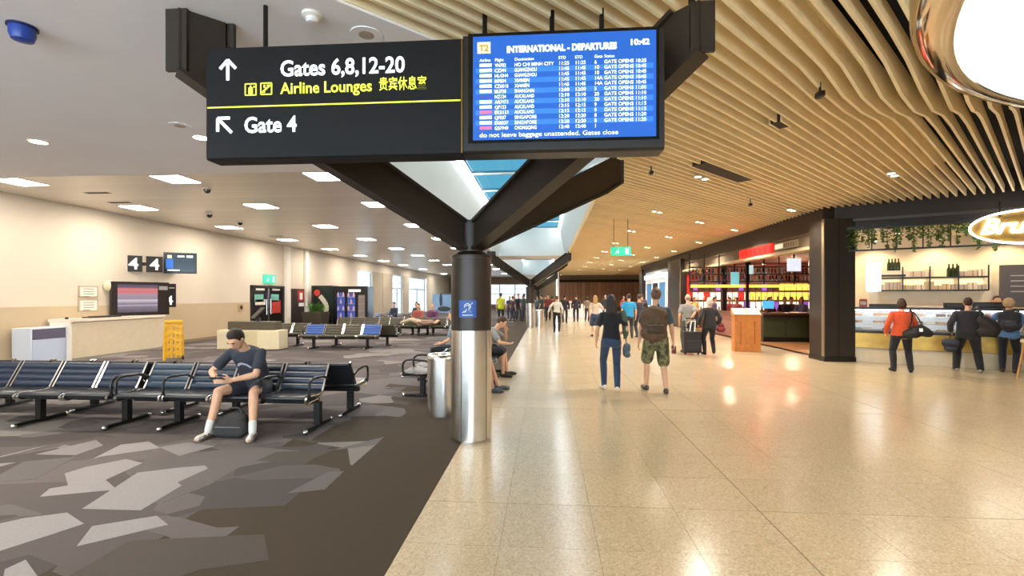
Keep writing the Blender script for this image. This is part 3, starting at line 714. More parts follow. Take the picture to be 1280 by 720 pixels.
# ------------------------------------------------------------------ beam seating
PITCH = .617
def scallop_back(n=4):
    a, b = Vector((.165, .45)), Vector((.32, .735)); d = (b-a); L = d.length; d.normalize(); nrm = Vector((-d.y, d.x))
    pts = []
    for i in range(n):
        for q in range(5):
            t = (i+q/5)/n; pts.append(a+d*(L*t)+nrm*(.014*math.sin(math.pi*(q/5)) - (.006 if q == 0 else 0)))
    pts.append(b); back = [b+d*.012-nrm*.02, b-nrm*.045, a-nrm*.04]
    return [(p.x, p.y) for p in pts+back]
SEAT_PROF = [(-.275, .40), (-.285, .42), (-.27, .443), (-.235, .45), (-.12, .436), (.0, .427), (.12, .425), (.165, .44), (.175, .41), (.14, .385), (-.2, .375), (-.255, .38)]
HW = .272
_bm = {}
def seat_mesh(kind, m):
    key = (kind, m.name)
    if key not in _bm:
        mb = MB()
        if kind == 'seat_pad': mb.extr(SEAT_PROF, -HW, HW); _bm[key] = mb.mesh(kind, m, smooth=True, bevel=.006, seg=2)
        elif kind == 'back_pad': mb.extr(scallop_back(), -HW, HW); _bm[key] = mb.mesh(kind, m, smooth=True)
        elif kind == 'side_frame':
            mb.obox((0, .15, .43), (0, .338, .795), .022, .05, up=(1, 0, 0)) if False else mb.extr([(.135, .44), (.165, .425), (.345, .75), (.318, .76)], -.011, .011)
            mb.tube([(0, .16, .425), (0, 0, .412), (0, -.2, .432), (0, -.268, .425), (0, -.294, .4), (0, -.285, .37), (0, -.24, .355), (0, -.1, .36), (0, .02, .36)], .013, 6)
            _bm[key] = mb.mesh(kind, m, smooth=True)
        elif kind == 'armrest':
            mb.tube([(0, .24, .58), (0, .12, .625), (0, -.1, .645), (0, -.19, .635), (0, -.235, .6), (0, -.25, .54), (0, -.245, .46), (0, -.22, .40)], .017, 8)
            _bm[key] = mb.mesh(kind, m, smooth=True)
        elif kind == 'leg': mb.box(-.04, .04, -.03, .05, .05, .33); _bm[key] = mb.mesh(kind, m, bevel=.006)
        elif kind == 'foot': mb.tube([(0, -.30, .034), (0, .34, .034)], .026, 8); _bm[key] = mb.mesh(kind, m, smooth=True)
        elif kind == 'foot_cap': mb.ball((0, 0, .034), .033, 12, 8); _bm[key] = mb.mesh(kind, m, smooth=True)
    return _bm[key]
def bench(label, n, loc, rz=0., arms=(), legs=(), backs=None, seats=None, group='rows of beam seating'):
    t = thing('beam_seating', label, 'bench', loc, rz, group)
    x0 = -n*PITCH/2
    for i in range(n):
        cx = x0+(i+.5)*PITCH
        newobj('seat_pad', seat_mesh('seat_pad', (seats or [leather]*n)[i]), t).location.x = cx
        newobj('back_pad', seat_mesh('back_pad', (backs or [leather]*n)[i]), t).location.x = cx
        for s in (-1, 1): newobj('side_frame', seat_mesh('side_frame', chrome), t).location.x = cx+s*(HW+.012)
    for a in arms: newobj('armrest', seat_mesh('armrest', black), t).location.x = x0+a*PITCH
    MB().box(x0+.02, -x0-.02, -.02, .06, .305, .372).build('beam', blackm, t, bevel=.006)
    for a in legs:
        l = newobj('leg', seat_mesh('leg', blackm), t); l.location.x = x0+a*PITCH
        newobj('foot', seat_mesh('foot', blackm), l); [setattr(newobj('foot_cap', seat_mesh('foot_cap', chrome), l), 'location', (0, yy_, 0)) for yy_ in (-.305, .345)]
    return t
P4 = 4*PITCH
bench('front row of four black seats on which the man in shorts sits', 4, (-2.83-P4/2, 5.72, 0), 0, (0, 1, 2.99, 4), (1, 3.97), [cushion_l, leather_b, leather_b, leather_b])
bench('front row of navy seats cut off by the left picture edge', 4, (-5.36-P4/2, 5.72, 0), 0, (4, ), (0, 2, 3.95), [leather_b]*4)
bench('row of black seats facing away, back to back behind the seated man', 4, (-2.62-P4/2, 6.55, 0), math.pi, (0, 1, 2, 3), (.25, 3), [leather]*4)
bench('row of black seats facing away at the left edge, behind the navy seats', 5, (-5.12-5*PITCH/2, 6.55, 0), math.pi, (0, 3), (.3, 2.5, 4.7), [leather]*5)
# benches along the walkway behind the near column, back to back
bench('row of black seats facing the carpet hall behind the steel bin', 5, (-2.02, 7.35+2.5*PITCH, 0), -math.pi/2, (0, 2, 4, 5), (.4, 2.5, 4.6), [leather]*5, [leather]*5)
bench('row of black seats facing the tiled walkway behind the near column', 5, (-1.26, 7.35+2.5*PITCH, 0), math.pi/2, (0, 2, 4, 5), (.4, 2.5, 4.6), [leather]*5)
# middle distance
bo = [blue_fab, olive_fab, olive_fab, blue_fab]
x0, x1 = onY(383, 14.6), onY(477, 14.6)
bench('mid-hall row of four seats with blue end seats', 4, ((x0+x1)/2, 14.35, 0), 0, (), (.6, 3.4), bo, [olive_fab]*4)
bench('olive seats facing away behind the blue-ended row', 4, ((x0+x1)/2+.35, 15.2, 0), math.pi, (0, 2), (.6, 3.4), [olive_fab]*4, [olive_fab]*4)
bench('olive seats left of the blue-ended row, half hidden by the beige desk', 3, (onY(352, 15.2), 15.1, 0), 0, (3,), (.5, 2.5), [olive_fab]*3, [olive_fab]*3)
bench('far olive row by the vending machines', 4, (onY(455, 19.5), 19.4, 0), 0, (), (.5, 3.5), [olive_fab]*4, [olive_fab]*4)
bench('row of seats on which travellers lie down', 5, (onY(533, 19.6), 19.2, 0), 0, (), (.5, 4.5), [olive_fab]*5, [olive_fab]*5)
bench('row facing away behind the lying travellers', 5, (onY(538, 20.6), 20.05, 0), math.pi, (0, 5), (.5, 4.5), [olive_fab, blue_fab, olive_fab, olive_fab, blue_fab], [olive_fab]*5)
bench('far row of dark seats below the windows', 5, (onY(492, 25.5), 25.0, 0), math.pi/2, (0, 5), (.5, 4.5), [blue_fab, olive_fab, olive_fab, blue_fab, olive_fab], [olive_fab]*5)
# ------------------------------------------------------------------ steel bins
def bin_(label, x, y, r=.22, h=.84):
    t = thing('litter_bin', label, 'bin', (x, y, 0), 0, 'round steel bins')
    MB().lathe([(r*.9, 0), (r*.9, .03), (r, .03), (r, h-.07), (r*.9, h-.07)], 32).build('body', steel, t, smooth=True)
    MB().lathe([(r*.7, h-.07), (r*1.02, h-.07), (r*1.02, h-.02), (r*.95, h), (r*.75, h), (r*.7, h-.05)], 32).build('rim', chrome, t, smooth=True)
    MB().lathe([(.01, h-.06), (r*.72, h-.06), (r*.72, h-.05), (.01, h-.05)], 24).build('opening', black, t)
bin_('brushed steel bin beside the near column', onY(554, 6.55), 6.55)
bin_('distant steel bin next to the second column', -.36, 24.7, .24, .95)
# ------------------------------------------------------------------ gate desk on the left wall
XD = -12.1
def wz(py, px, X): return zAt(py, X, onX(px, X))
yd0, yd1 = onX(87, XD), onX(206, XD)
desk_m = mat('desk_laminate', 'd9c9ac', .5, noise=.03); desk_top = mat('desk_top', 'e4d9c4', .4)
t = thing('gate_desk', 'beige gate counter with sloping shadowed front along the left wall', 'desk', (XD, (yd0+yd1)/2, 0)); L = (yd1-yd0)/2
MB().box(-.55, -.08, -L+.06, L-.02, 0, .98).build('carcass', desk_m, t)
fp = MB().add([(-.08, -L+.06, .04), (-.08, L-.02, .04), (-.08, L-.02, .98), (-.08, -L+.06, .98), (-.06, -L+.06, .04), (-.06, L-.02, .04), (.0, L-.02, .96), (.0, -L+.06, .96)],
   [(0, 1, 2, 3), (7, 6, 5, 4), (0, 4, 5, 1), (2, 6, 7, 3), (1, 5, 6, 2), (0, 3, 7, 4)]).build('front_panel', desk_m, t)
MB().box(-.6, .03, -L, L, .98, 1.06).build('worktop', desk_top, t, bevel=.006)
MB().box(-.55, .01, -L, -L+.05, 0, .98).build('end_panel', white, t)
MB().box(-.5, -.06, -L+.06, L-.02, 0, .1).build('kick_plate', mat('kick_grey', '8f8778', .5), t)
MB().cyl((-.1, -L+.02, 1.06), .035, .05, 12).build('bell', black, t)
# cabinet to the left of the desk
yc0, yc1 = onX(37, XD-.1), onX(84, XD-.1)
t = thing('side_cabinet', 'pale blue cabinet with a dark upper band left of the gate counter', 'cabinet', (XD-.1, (yc0+yc1)/2, 0)); L2 = (yc1-yc0)/2-.03
MB().box(-.5, 0, -L2, L2, 0, .88).build('body', mat('cab_white', 'd5d8de', .5), t, bevel=.006)
MB().box(0, .012, -L2+.03, L2-.02, .6, .85).build('upper_band', mat('cab_purple', '5a566a', .5), t)
MB().box(0, .015, -L2+.02, L2-.02, .06, .58).build('door', mat('cab_blue', 'bcc6d8', .45), t)
# framed notices
for (a, b, c, d), lab in [((97, 122, 357, 372), 'upper framed notice on the left wall'), ((97, 122, 374, 390), 'lower framed notice on the left wall')]:
    y0, y1 = wallY(a), wallY(b); z1, z0 = wz(c, a, XW), wz(d, a, XW)
    t = thing('notice', lab, 'notice', (XW+.012, (y0+y1)/2, (z0+z1)/2), 0, 'framed notices'); w, h = (y1-y0)/2, (z1-z0)/2
    MB().box(0, .015, -w, w, -h, h).build('frame', mat('notice_frame', 'b7a488', .5), t); MB().box(.012, .02, -w+.05, w-.05, -h+.04, h-.04).build('sheet', mat('paper', 'ece2d0', .7), t)
    for q in range(4): MB().box(.02, .022, -w*.55, w*.55*(1 if q < 3 else .2), h*.4-q*.07, h*.4-q*.07+.025).build('text_line', mat('ink_grey', '9a8a76', .7), t)
z = wz(357, 133, XW)
t = thing('wall_dome', 'round cream dome on the wall above the gate counter', 'fixture', (XW, wallY(134), z))
MB().box(0, .03, -.1, .1, -.1, .1).build('base', desk_m, t); MB().ball((.06, 0, 0), (.1, .17, .17), 20, 10).build('dome', mat('cream_plastic', 'd9cfae', .4), t, smooth=True)
# big screen on the desk
xs_ = XD-.25
yq = onX(177, xs_)
t = thing('desk_display', 'large dark framed screen standing on the gate counter', 'screen', (xs_, yq, 1.06), math.radians(-22)); 
w = .78; h = 1.0
MB().box(-.08, 0, -w, w, 0.02, h+.02).build('frame', mat('screen_frame', '221a18', .35), t, bevel=.01)
MB().box(-.05, .01, -w, w, 0, .03).build('base', black, t)
def grad_screen():  # grey and red reflections painted in as emissive bands
    m = mat('screen_reflection', '241c20', .12, coat=.5); nt = m.node_tree; b = nt.nodes['Principled BSDF']
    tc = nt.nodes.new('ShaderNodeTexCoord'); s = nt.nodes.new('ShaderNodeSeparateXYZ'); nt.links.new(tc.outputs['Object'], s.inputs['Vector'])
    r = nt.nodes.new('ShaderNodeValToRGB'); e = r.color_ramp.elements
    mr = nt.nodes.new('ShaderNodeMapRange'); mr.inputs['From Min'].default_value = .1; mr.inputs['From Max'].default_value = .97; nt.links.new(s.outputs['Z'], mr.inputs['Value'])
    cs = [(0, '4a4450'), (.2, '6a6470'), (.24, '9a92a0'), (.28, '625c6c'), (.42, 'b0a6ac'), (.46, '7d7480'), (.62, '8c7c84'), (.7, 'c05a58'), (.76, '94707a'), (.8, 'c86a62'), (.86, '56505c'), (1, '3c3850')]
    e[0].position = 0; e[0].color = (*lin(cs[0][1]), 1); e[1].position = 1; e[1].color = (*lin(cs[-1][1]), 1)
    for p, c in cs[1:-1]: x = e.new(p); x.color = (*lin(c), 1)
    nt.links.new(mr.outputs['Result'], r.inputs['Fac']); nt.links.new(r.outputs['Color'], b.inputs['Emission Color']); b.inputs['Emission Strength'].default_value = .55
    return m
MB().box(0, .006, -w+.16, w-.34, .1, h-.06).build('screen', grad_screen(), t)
MB().box(0, .012, w-.3, w-.06, h-.22, h-.1).build('label_strip', mat('grey_label', '9a9a9a', .5), t)
t = thing('keyboard_tray', 'flat dark tray lying on the gate counter', 'tray', (XD-.12, onX(128, XD-.12), 1.06))
MB().box(-.14, .14, -.45, .45, 0, .03).build('body', black, t, bevel=.006); MB().box(-.12, .12, -.3, .3, .03, .045).build('keys', mat('key_grey', '4a4038', .6), t, bevel=.004)
# gate number sign, two faces in a shallow V
y44 = onX(184, XW+.35); z44 = zAt(330, XW+.35, y44)
t = thing('gate_number_sign', 'dark projecting sign showing the number 4 twice', 'sign', (XW, y44, z44))
m = MB().box(0, .3, -.03, .03, -.05, .05); m.build('bracket', black, t)
gf = mat('gate_black', '1d1a18', .4); gw = mat('gate_white', 'ffffff', .5, emit='ffffff', es=.9)
def face(name, cx, cy, rz, w, h, par, m=gf):
    o = MB().box(-w/2, w/2, -.02, .02, -h/2, h/2).build(name, m, par, bevel=.004, seg=1); o.location = (cx, cy, 0); o.rotation_euler = (0, 0, rz); return o
ra = math.radians(50)
for q, s in enumerate((-1, 1)):
    f_ = face('face', .25+s*.17, s*.2, ra, .43, .5, t)
    text('4', .5, gw, f_, (0, -.022, -.17), align='CENTER', bold=.006, name='numeral')
# wall TV
def tv(label, px0, px1, py0, py1, X, rz):
    pm = (px0+px1)/2; Y = onX(pm, X); d = -X*ST+Y*CT; w = (px1-px0)*d/F*.93; h = (py1-py0)*d/F*.93; z = zAt((py0+py1)/2, X, Y)
    t = thing('wall_monitor', label, 'screen', (X, Y, z), rz)
    MB().box(-w/2, w/2, -.03, .03, -h/2, h/2).build('casing', mat('tv_black', '1b1a1a', .3), t, bevel=.008)
    MB().box(-.06, .06, .03, .45, -.06, .06).build('bracket', black, t)
    s_ = MB().box(-w/2+.05, w/2-.05, -.034, -.028, -h/2+.06, h/2-.05).build('screen', mat('tv_screen', '18222a', .2, emit='2a3c46', es=.6), t)
    a, b = w/2-.05, h/2
    MB().box(-a+.02, -a+.22, -.037, -.033, -b+.16, b-.22).build('blue_column', mat('tv_blue', '1f5cb0', .4, emit='2a6cc8', es=.8), s_)
    MB().box(-a+.06, -a+.18, -.037, -.033, b-.2, b-.09).build('badge', mat('tv_badge', 'd8e0a0', .4, emit='c8d8a0', es=.7), s_)
    MB().box(-a+.34, a-.3, -.037, -.033, b-.15, b-.1).build('heading_line', tw, s_); MB().box(a-.24, a-.06, -.037, -.033, b-.16, b-.09).build('clock_line', tw, s_)
    MB().box(-a+.06, -.02, -.037, -.033, -b+.09, -b+.13).build('footer_line', tw, s_)
    return t
tv('angled flight monitor on the wall right of the number sign', 207, 244, 315, 343, XW+.45, math.radians(32))
y4 = onX(212, XD+.1)
t = thing('numeral_panel', 'narrow dark panel with a white numeral 4 right of the big counter screen', 'sign', (XW+.2, onX(211, XW+.2), 1.28), math.radians(30))
MB().box(-.2, .2, -.02, .02, 0, .78).build('board', gf, t); text('4', .42, gw, t, (.02, -.022, .08), align='CENTER', bold=.006, name='numeral')
MB().box(-.16, .16, -.024, -.02, .62, .66).build('header_line', mat('ink_pale', 'b8b0a4', .6), t)
MB().box(-.2, -.1, .0, .25, .3, .36).build('bracket', black, t)
# stack of folded yellow floor signs
yel = mat('yellow_plastic', 'e0a81c', .4, noise=.06)
yx, yy = G(217, 450)
t = thing('floor_sign_stand', 'yellow folded wet-floor barrier standing by the gate counter', 'barrier', (yx, yy, 0), math.radians(35))
for s in (-1, 1):
    m = MB(); m.tube([(s*.19, .06*s, .0), (s*.19, .03*s, .5), (s*.16, .0, 1.0)], .03, 8); m.build('post', yel, t, smooth=True)
for z in (.12, .3, .48, .66, .84): 
    m = MB(); m.obox((-.19, -.04, z), (.19, .04, z+.14), .05, .06); m.build('lattice_bar', yel, t)
    m = MB(); m.obox((-.19, .04, z+.14), (.19, -.04, z), .05, .06); m.build('lattice_bar', yel, t)
MB().box(-.2, .2, -.06, .06, .95, 1.03).build('top_cap', yel, t, bevel=.02)
for q in range(4): MB().box(-.17+q*.09, -.1+q*.09, -.02, .02, .06, .97).build('folded_panel', yel, t)
for s in (-1, 1):
    m = MB().lathe([(.05, -.025), (.05, .025)], 14); m.v = [(s*.22, x+.05*s, y+.05) for x, y, z_ in m.v for _ in (0,)] if False else [(z_+s*.2, x, y+.052) for x, y, z_ in m.v]; m.build('wheel', black, t)
# beige reception desk in the middle distance, with lectern
bx, by = G(311, 437)
t = thing('info_desk', 'low beige desk standing in the hall behind the seated man', 'desk', (onY(311, 13.9), 14.1, 0))
w = 82*14.3/F/2
MB().box(-w, w, -.25, .25, 0.02, .60).build('body', mat('desk_cream', 'd6c8a4', .5, noise=.04), t, bevel=.01)
MB().box(-w*.3, w*.3, -.258, -.25, .05, .57).build('front_panel', mat('desk_cream2', 'c8b78e', .5), t)
MB().box(-w*.75, w*.8, -.12, .25, .60, .86).build('upper_shelf', mat('olive_laminate', '4e4534', .5, noise=.1), t, bevel=.02)
t = thing('tilted_terminal', 'black tilted terminal on the beige desk', 'terminal', (onY(322, 14.1), 14.15, .86), math.radians(10))
MB().box(-.05, .05, -.05, .05, 0, .12).build('stand', black, t); m = MB().obox((-.12, -.1, .1), (.12, .08, .42), .45, .05); m.build('screen_head', black, t)
# fire phone and bits on the wall by the doors
t = thing('wall_phone', 'small dark call point on the wall left of the dark doors', 'call point', (XW+.012, wallY(300), wz(384, 300, XW)))
MB().box(0, .05, -.14, .14, -.14, .14).build('case', mat('cp_tan', 'b89a6a', .5), t, bevel=.01); MB().ball((.05, 0, 0), (.03, .09, .09), 12, 6).build('button', black, t)
exit_sign(336, 349, XW+.02, wallY(336), .95, .42, 'green exit sign on the wall above the dark double doors', 'wall')
# dark double doors
ya, yb = wallY(312.5), wallY(354.5); z1 = wz(357, 333, XW)
fr = MB(); jw = .12
fr.box(XW-.02, XW+.05, ya, ya+jw, 0, z1).box(XW-.02, XW+.05, yb-jw, yb, 0, z1).box(XW-.02, XW+.05, ya, yb, z1-.1, z1)
door = struct('door_1', fr, black)
ym = (ya+yb)/2; dkg = mat('door_glass', '1e1c1a', .15)
for s, (q0, q1) in enumerate([(ya+jw, ym-.04), (ym+.04, yb-jw)]):
    lf = newobj('leaf', MB().box(XW, XW+.03, q0, q1, .02, z1-.1).mesh('leaf', dkg), door)
    newobj('handle', MB().tube([(XW+.05, q1-.12 if s == 0 else q0+.12, .8), (XW+.05, q1-.12 if s == 0 else q0+.12, 1.5)], .02, 8).mesh('handle', chrome), lf)
    newobj('blue_sticker', MB().box(XW+.03, XW+.034, q0+.15, q1-.35, z1-.75, z1-.4).mesh('st', mat('st_teal', '6fae9e', .5)), lf)
    newobj('strip_light', MB().box(XW+.03, XW+.036, q0+.25, q1-.25, z1-.22, z1-.14).mesh('st2', mat('st_white', 'd8d4c4', .5)), lf)
    newobj('notice', MB().box(XW+.03, XW+.034, q0+.2, q1-.2, .85 if s else 1.25, 1.45 if s else 1.5).mesh('st3', mat('st_red', 'b03228', .5) if s else mat('st_pale', 'd9cfc0', .5)), lf)
newobj('centre_post', MB().box(XW, XW+.05, ym-.04, ym+.04, 0, z1).mesh('cp', steel), door)
# dark cupboard recess with red notice, between pale posts
ya, yb = wallY(360), wallY(378)
t = thing('dark_cupboard', 'narrow dark wall cupboard with a red and white notice', 'cupboard', (XW, (ya+yb)/2, 0)); w = (yb-ya)/2; h = wz(361, 369, XW)
MB().box(0, .1, -w, w, 0.02, h).build('body', mat('cup_dark', '2b2724', .4), t)
MB().box(.1, .115, -w+.04, w-.04, .05, h-.05).build('door', mat('cup_dark2', '332e2a', .4), t)
MB().box(.115, .12, 0, w-.06, h-.65, h-.08).build('red_notice', mat('st_red', 'b03228', .5), t); MB().box(.12, .123, w*.3, w*.7, h-.55, h-.2).build('white_heart', white_ink, t)
MB().box(.115, .12, w*.15, w-.06, h-.9, h-.72).build('white_plate', white_ink, t)
for q, px in enumerate((357.5, 381)):
    y = wallY(px); newobj('pilaster', MB().box(XW, XW+.15, y-.18, y+.18, 0, ZM).mesh('pilaster', white), wl)
# plant
t = thing('potted_plant', 'bushy green plant in a square dark wooden planter by the vending machines', 'plant', (onY(395, 23.0), 23.0, 0))
m = MB(); m.add([(-.42, -.42, 0), (.42, -.42, 0), (.42, .42, 0), (-.42, .42, 0), (-.5, -.5, .85), (.5, -.5, .85), (.5, .5, .85), (-.5, .5, .85)], [(3, 2, 1, 0), (4, 5, 6, 7), (0, 1, 5, 4), (1, 2, 6, 5), (2, 3, 7, 6), (3, 0, 4, 7)])
m.build('planter', mat('planter_brown', '3f3526', .6, noise=.1), t)
leafm = mat('leaf_green', '4f7a2c', .5, noise=.25, nscale=4, rand=.25)
rnd = random.Random(3)
def leaf_mesh(L=.6, w=.07):
    m = MB(); n = 5; vs = []
    for i in range(n+1):
        u = i/n; ww = w*math.sin(math.pi*min(1, u*.9+.08)); z = L*(u-.35*u*u); x = L*.45*u*u
        vs += [(x, -ww, z), (x, ww, z), (x+.004, 0, z-.012)]
    fs = []
    for i in range(n):
        for q in range(3): fs.append((3*i+q, 3*i+(q+1) % 3, 3*(i+1)+(q+1) % 3, 3*(i+1)+q))
    return m.add(vs, fs).mesh('leaf', leafm)
lfm = leaf_mesh()
for i in range(46):
    o = newobj('leaf', lfm, t); o.location = (rnd.uniform(-.2, .2), rnd.uniform(-.2, .2), .82); s = rnd.uniform(.7, 1.35); o.scale = (s, s, s)
    o.rotation_euler = (rnd.uniform(-.3, .3), rnd.uniform(-.2, .5), rnd.uniform(0, 6.3))
# vending machines (face the viewer)
YV = 24.3
xa, xm, xb = onY(388.5, YV), onY(416, YV), onY(460, YV)
hv = zAt(357, xa, YV)
t = thing('vending_machine', 'dark drinks machine with a white curved swoosh and red disc', 'vending machine', ((xa+xm)/2, YV, 0)); w = (xm-xa)/2-.02
MB().box(-w, w, 0, .85, .02, hv).build('cabinet', mat('vend_dark', '201a1a', .3), t, bevel=.02)
MB().box(-w+.05, w-.05, -.02, 0, .25, hv-.06).build('front', mat('vend_front', '18261c', .25), t)
m = MB(); pts = [(-.1+.38*math.sin(math.pi*u), hv-.55-1.3*u) for u in [i/8 for i in range(9)]]
for a, b in zip(pts, pts[1:]): m.add(*flatbar(a, b, .24, -.03, -.02))
m.build('swoosh', mat('cream_print', 'e0d8c4', .5), t)
m = MB().lathe([(.17, 0), (.17, .012)], 20); m.v = [(x-.25, -.02-z_, y+hv-.38) for x, y, z_ in m.v]; m.build('red_disc', mat('vend_red', 'c8382c', .4, emit='d04030', es=.3), t)
MB().box(-w+.2, w-.2, -.03, -.02, .3, .5).build('delivery_flap', black, t)
t = thing('vending_machine', 'wide black snack machine with blue-lit product windows', 'vending machine', ((xm+xb)/2, YV, 0)); w = (xb-xm)/2-.02
MB().box(-w, w, 0, .85, .02, hv-.04).build('cabinet', mat('vend_black', '141316', .3), t, bevel=.02)
blue_in = mat('vend_blue', '2c3e7a', .3, emit='4860b8', es=.5); pink = mat('vend_pack', 'b890a0', .5, emit='b090a8', es=.35)
for q, (u0, u1, mm) in enumerate([(.12, .34, blue_in), (.42, .64, blue_in), (.73, .92, mat('vend_photo', '7a6a60', .4, emit='80746c', es=.4))]):
    X0, X1 = -w+u0*2*w, -w+u1*2*w
    fr_ = MB().box(X0, X1, -.015, 0, .35, hv-.5).build('window', mm, t)
    for j in range(4):
        MB().box(X0+.02, X1-.02, -.03, -.015, .5+j*.36, .53+j*.36).build('shelf', chrome, fr_)
        if q < 2:
            for e_ in range(3): 
                cx = X0+(e_+.5)*(X1-X0)/3; MB().lathe([(.05, 0), (.06, .05), (.055, .15), (.025, .2), (.025, .24)], 8, (cx, -.04, .53+j*.36)).build('bottle', pink if (e_+j) % 2 else blue_in, fr_)
MB().box(-w*.1, w*.6, -.02, 0, hv-.34, hv-.2).build('lit_header', mat('vend_head', 'e8e0d0', .5, emit='f0e8d8', es=.6), t)
MB().box(-w+.3*2*w+.16, -w+.3*2*w+.28, -.02, 0, 1.0, 1.3).build('keypad', mat('key_grey', '4a4038'), t)
# big poster in the far hall
yp = 30.0
t = thing('poster_board', 'large photographic poster of a bird by blue water far down the hall', 'poster', (onY(557, yp), yp, 0))
w = 34*yp/F/2; z0, z1 = zAt(391, onY(552, yp), yp), zAt(368, onY(552, yp), yp)
MB().box(-w, w, 0, .08, z0, z1).build('board', mat('poster_blue', '6f93b8', .5, noise=.15, nscale=1.5), t)
m = MB(); m.ball((-w*.35, -.01, (z0+z1)/2+.25), (.1, .02, .42), 10, 6).ball((-w*.1, -.01, z0+.25), (.45, .02, .16), 10, 6); m.build('bird_print', mat('poster_dark', '2a3238', .5), t)
for s in (-1, 1): MB().box(s*w*.8-.03, s*w*.8+.03, 0, .06, 0, z0).build('leg', blackm, t)
# ------------------------------------------------------------------ right-hand shop line
dkb = mat('bulkhead_bronze', '2e2620', .5, noise=.06)
struct('wall_shop_bulkhead', MB().box(XR, XR+.3, 12.75, 36.3, 3.34, 4.45), dkb)
struct('trim_1', MB().box(XR-.04, XR, 12.75, 36.3, 3.30, 3.36), mat('bulkhead_trim', '6a5c4c', .4, metal=.4))
struct('floor_restaurant', MB().prism([(7.25, 13.2), (7.95, 13.2), (16, 27.7), (16, 36), (7.25, 36)], -.02, .0), mat('rest_floor', '9a6a40', .45, noise=.15, nscale=6))
struct('wall_restaurant_back', MB().box(7.3, 16, 26.2, 26.4, 0, 3.4), mat('rest_wall', '6a2f22', .6, noise=.1))
struct('ceiling_restaurant', MB().prism([(7.4, 13.2), (7.95, 13.2), (16, 27.7), (16, 36), (7.4, 36)], 3.34, 3.45), mat('rest_ceil', '5a2a1e', .7, noise=.1))
def pillar(name, label, x0, x1, y0, y1, z1=3.6):
    t = thing(name, label, 'column', ((x0+x1)/2, (y0+y1)/2, 0)); w, d = (x1-x0)/2, (y1-y0)/2
    MB().box(-w, w, -d, d, .12, z1).build('cladding', mat('pillar_dark', '2a2520', .35, noise=.08, nscale=3), t, bevel=.01)
    MB().box(-w-.01, w+.01, -d-.01, d+.01, 0, .12).build('plinth', black, t)
    MB().box(-w-.02, -w, -d, -d+.1, .12, z1).build('corner_trim', mat('trim_tan', '7a664c', .4), t)
    MB().box(-w*.1, -w*.1+.02, -d-.008, -d, .12, z1).build('joint', mat('joint_dark', '14110e', .6), t)
    return t
pillar('shop_pillar', 'broad dark clad pillar between the cafe and the red restaurant', 6.98, 7.72, 12.45, 13.15)
pillar('shop_pillar', 'slim dark pillar at the far end of the red restaurant front', 6.95, 7.4, onX(852, 7.0), onX(836, 7.0))
pillar('shop_pillar', 'farthest dark pillar where the shop line ends', 6.95, 7.4, 35.2, 36.2)
# fascia
fas = mat('fascia_beige', 'b9a988', .5, noise=.05); yF0, yF1 = 13.15, onX(848, XR)
fa = struct('wall_fascia', MB().box(XR+.02, XR+.2, yF0, yF1, 2.98, 3.34), mat('fascia_brown', '7a6b55', .5, noise=.05))
newobj('lip', MB().box(XR-.06, XR+.25, yF0, yF1, 2.9, 2.99).mesh('lip', fas), fa)
t = thing('red_shop_sign', 'glowing red sign on the restaurant fascia', 'sign', (XR, 0, 0))
y0, y1 = onX(966, XR), onX(926, XR)
redg = mat('red_glow', 'd01818', .4, emit='ff1a12', es=2.2)
MB().box(-.04, .02, y0, y1, 3.0, 3.3).build('panel', redg, t)
n = 7
dk = mat('red_letter', 'a01010', .5, emit='b81010', es=.9)
for i in range(n):
    a = y0+(i+.5)*(y1-y0)/n; q = (y1-y0)/n*.3
    MB().box(-.05, -.04, a-q, a-q*.4, 3.06, 3.24).build('letter_stroke', dk, t); MB().box(-.05, -.04, a-q, a+q, 3.13+(i % 3)*.04, 3.16+(i % 3)*.04).build('letter_stroke', dk, t)
t = thing('pale_shop_sign', 'pale lettered sign right of the glowing red sign', 'sign', (XR, 0, 0))
y0, y1 = onX(998, XR), onX(969, XR)
MB().box(-.02, .02, y0, y1, 3.06, 3.26).build('board', mat('pale_board', 'a89a80', .5), t)
cr = mat('cream_letter', 'f0e6d0', .5, emit='f0e6d0', es=.5); dl_ = mat('brown_letter', '6a5840', .6)
MB().box(-.03, -.02, y0+(y1-y0)*.62, y1-.05, 3.09, 3.23).build('cream_block', cr, t)
for i in range(6):
    a = y0+.06+i*(y1-y0)*.1; MB().box(-.03, -.02, a, a+.03, 3.1, 3.22).build('letter_stroke', dl_, t)
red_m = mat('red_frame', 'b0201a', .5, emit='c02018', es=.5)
t = thing('red_banner', 'tall narrow red strip beside the slim dark pillar', 'banner', (XR+.2, onX(859, XR+.2), 0))
MB().box(-.04, .04, -.22, .22, .9, 2.75).build('cloth', red_m, t); MB().box(-.03, .03, -.05, .05, 0, .9).build('post', black, t)
# posts in the open front
for px, lab in [(905, 'thick black post in the restaurant opening'), (934, 'thin black post in the restaurant opening')]:
    X = 7.85; Y = onX(px, X); r = .09 if px == 905 else .05
    t = thing('front_post', lab, 'post', (X, Y, 0)); MB().box(-r, r, -r, r, .0, 3.34).build('shaft', black, t); MB().box(-r-.02, r+.02, -r-.02, r+.02, 0, .05).build('base', black, t)
# low planked wall
t = thing('planked_barrier', 'low reddish planked wall along the restaurant front', 'barrier', (7.5, 0, 0))
ya, yb = onX(927, 7.5), onX(880, 7.5)
MB().box(.04, .12, ya, yb, 0, .96).build('core', wood, t); MB().box(-.05, .16, ya, yb, .96, 1.02).build('cap', wood, t)
for i in range(6):
    MB().box(0, .04, ya, yb, .02+i*.157, .02+i*.157+.148).build('plank', mat('plank_red', '8a5a48', .55, noise=.15, rand=.15), t)
